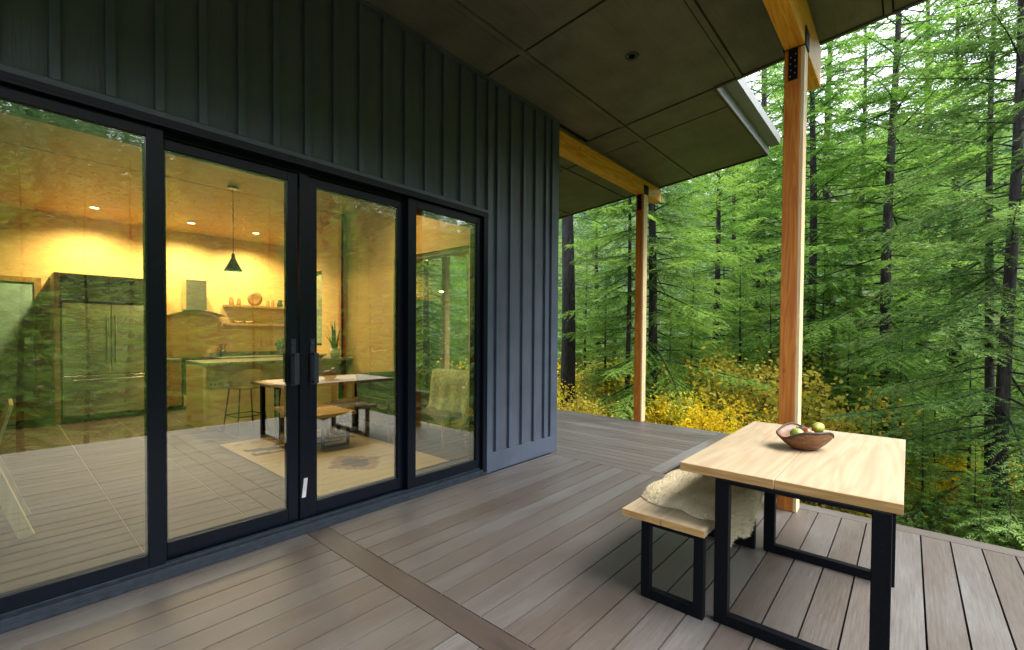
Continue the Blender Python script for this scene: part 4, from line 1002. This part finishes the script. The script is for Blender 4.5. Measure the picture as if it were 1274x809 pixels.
for k in range(2000):
    if cnt >= 120: break
    az = q.uniform(-14, 44); d = q.uniform(9, 27)
    x = CAM.x+d*math.cos(R(az)); y = CAM.y+d*math.sin(R(az))
    if (x < 8.3 and y > -6) or (x < 6.2) or (az < 2 and x < 12.5): continue
    if any(math.hypot(x-a, y-b_) < 1.15 for a, b_ in sp): continue
    sp.append((x, y)); cnt += 1
    s_ = q.choices([sY, sL, sO], [5, 5, .8] if az > 3 else [5, 4, 2])[0]
    f_ = first[id(s_)]; first[id(s_)] = False
    sc_ = q.uniform(.8, 1.35) if az > 9 else q.uniform(.65, 1.15)
    if x < 10: sc_ = q.uniform(.6, .85)
    place(s_, az, d, q.uniform(0, 6.28), sc_, labs[id(s_)], first=f_)
cnt = 0
for k in range(400):
    if cnt >= 26: break
    az = -q.uniform(14, 120); d = q.uniform(5.5, 16)
    x = CAM.x+d*math.cos(R(az)); y = CAM.y+d*math.sin(R(az))
    if y > -6.2 and x < 7.5: continue
    if any(math.hypot(x-a, y-b_) < 1.4 for a, b_ in sp): continue
    sp.append((x, y)); cnt += 1; s_ = q.choice([sY, sL, sL, sO]); place(s_, az, d, q.uniform(0, 6.28), q.uniform(.5, .8), labs[id(s_)])
for az, d, sc_ in ((-9.5, 10.2, .3), (-7.8, 12.6, .38), (-4.2, 12.0, .3), (-2.0, 11.2, .24), (.5, 12.2, .34), (4.5, 11.8, .3), (6.8, 13.5, .4), (11.5, 12.6, .33), (14.5, 15, .45), (19.5, 13.2, .4), (22, 15.5, .42), (29.5, 13, .36), (32, 17, .5), (-11.5, 12.5, .42)):
    place(cA, az, d, az*2, sc_, 'S')
for az, d, sc_ in ((-10.5, 8.4, .2), (-13.5, 9.4, .24), (-4.6, 8.3, .17), (-1.2, 9.0, .2), (-8.0, 9.0, .19), (2.6, 9.8, .2), (-12, 7.2, .15)):
    place(cA, az, d, az*3+1, sc_, 'S')
for s_, az, d, sc_ in ((sY, -3.2, 10.6, .8), (sO, -9.3, 11.2, .8), (sY, -7.2, 11.0, .75), (sO, -1.5, 12.2, .9), (sY, -12.2, 10.5, .75), (sY, .8, 11.4, .85)):
    place(s_, az, d, az, sc_, labs[id(s_)])
# ground cover
def cover(n, seed):
    q = np.random.default_rng(seed); P = []
    while len(P) < n:
        az = R(q.uniform(-130, 55)); d = 5+30*q.uniform(0, 1)**.8; x = CAM.x+d*np.cos(az); y = CAM.y+d*np.sin(az)
        if (x < 7.3 and y > -4.8): continue
        P.append((x, y, gz(x, y)+q.uniform(.02, .45)))
    c = np.array(P); k = 3; c = np.repeat(c, k, 0)+q.normal(0, .07, (n*k, 3)); m_ = len(c)
    nrm = unit(q.normal(0, .7, (m_, 3))+UP); t1 = unit(np.cross(nrm, q.normal(0, 1, (m_, 3))))*.024*q.uniform(.5, 1.5, m_)[:, None]; t2 = np.cross(nrm, t1)*.6
    me = tris_mesh('undergrowth', np.stack([c-t1, c+t2, c+t1, c-t2], 1), q.uniform(0, 1, m_), M_lime, 4)
    o = bpy.data.objects.new('undergrowth', me); COL.objects.link(o); tag(o, 'low leafy undergrowth covering the forest floor', 'undergrowth', kind='stuff')
cover(120000, 9)
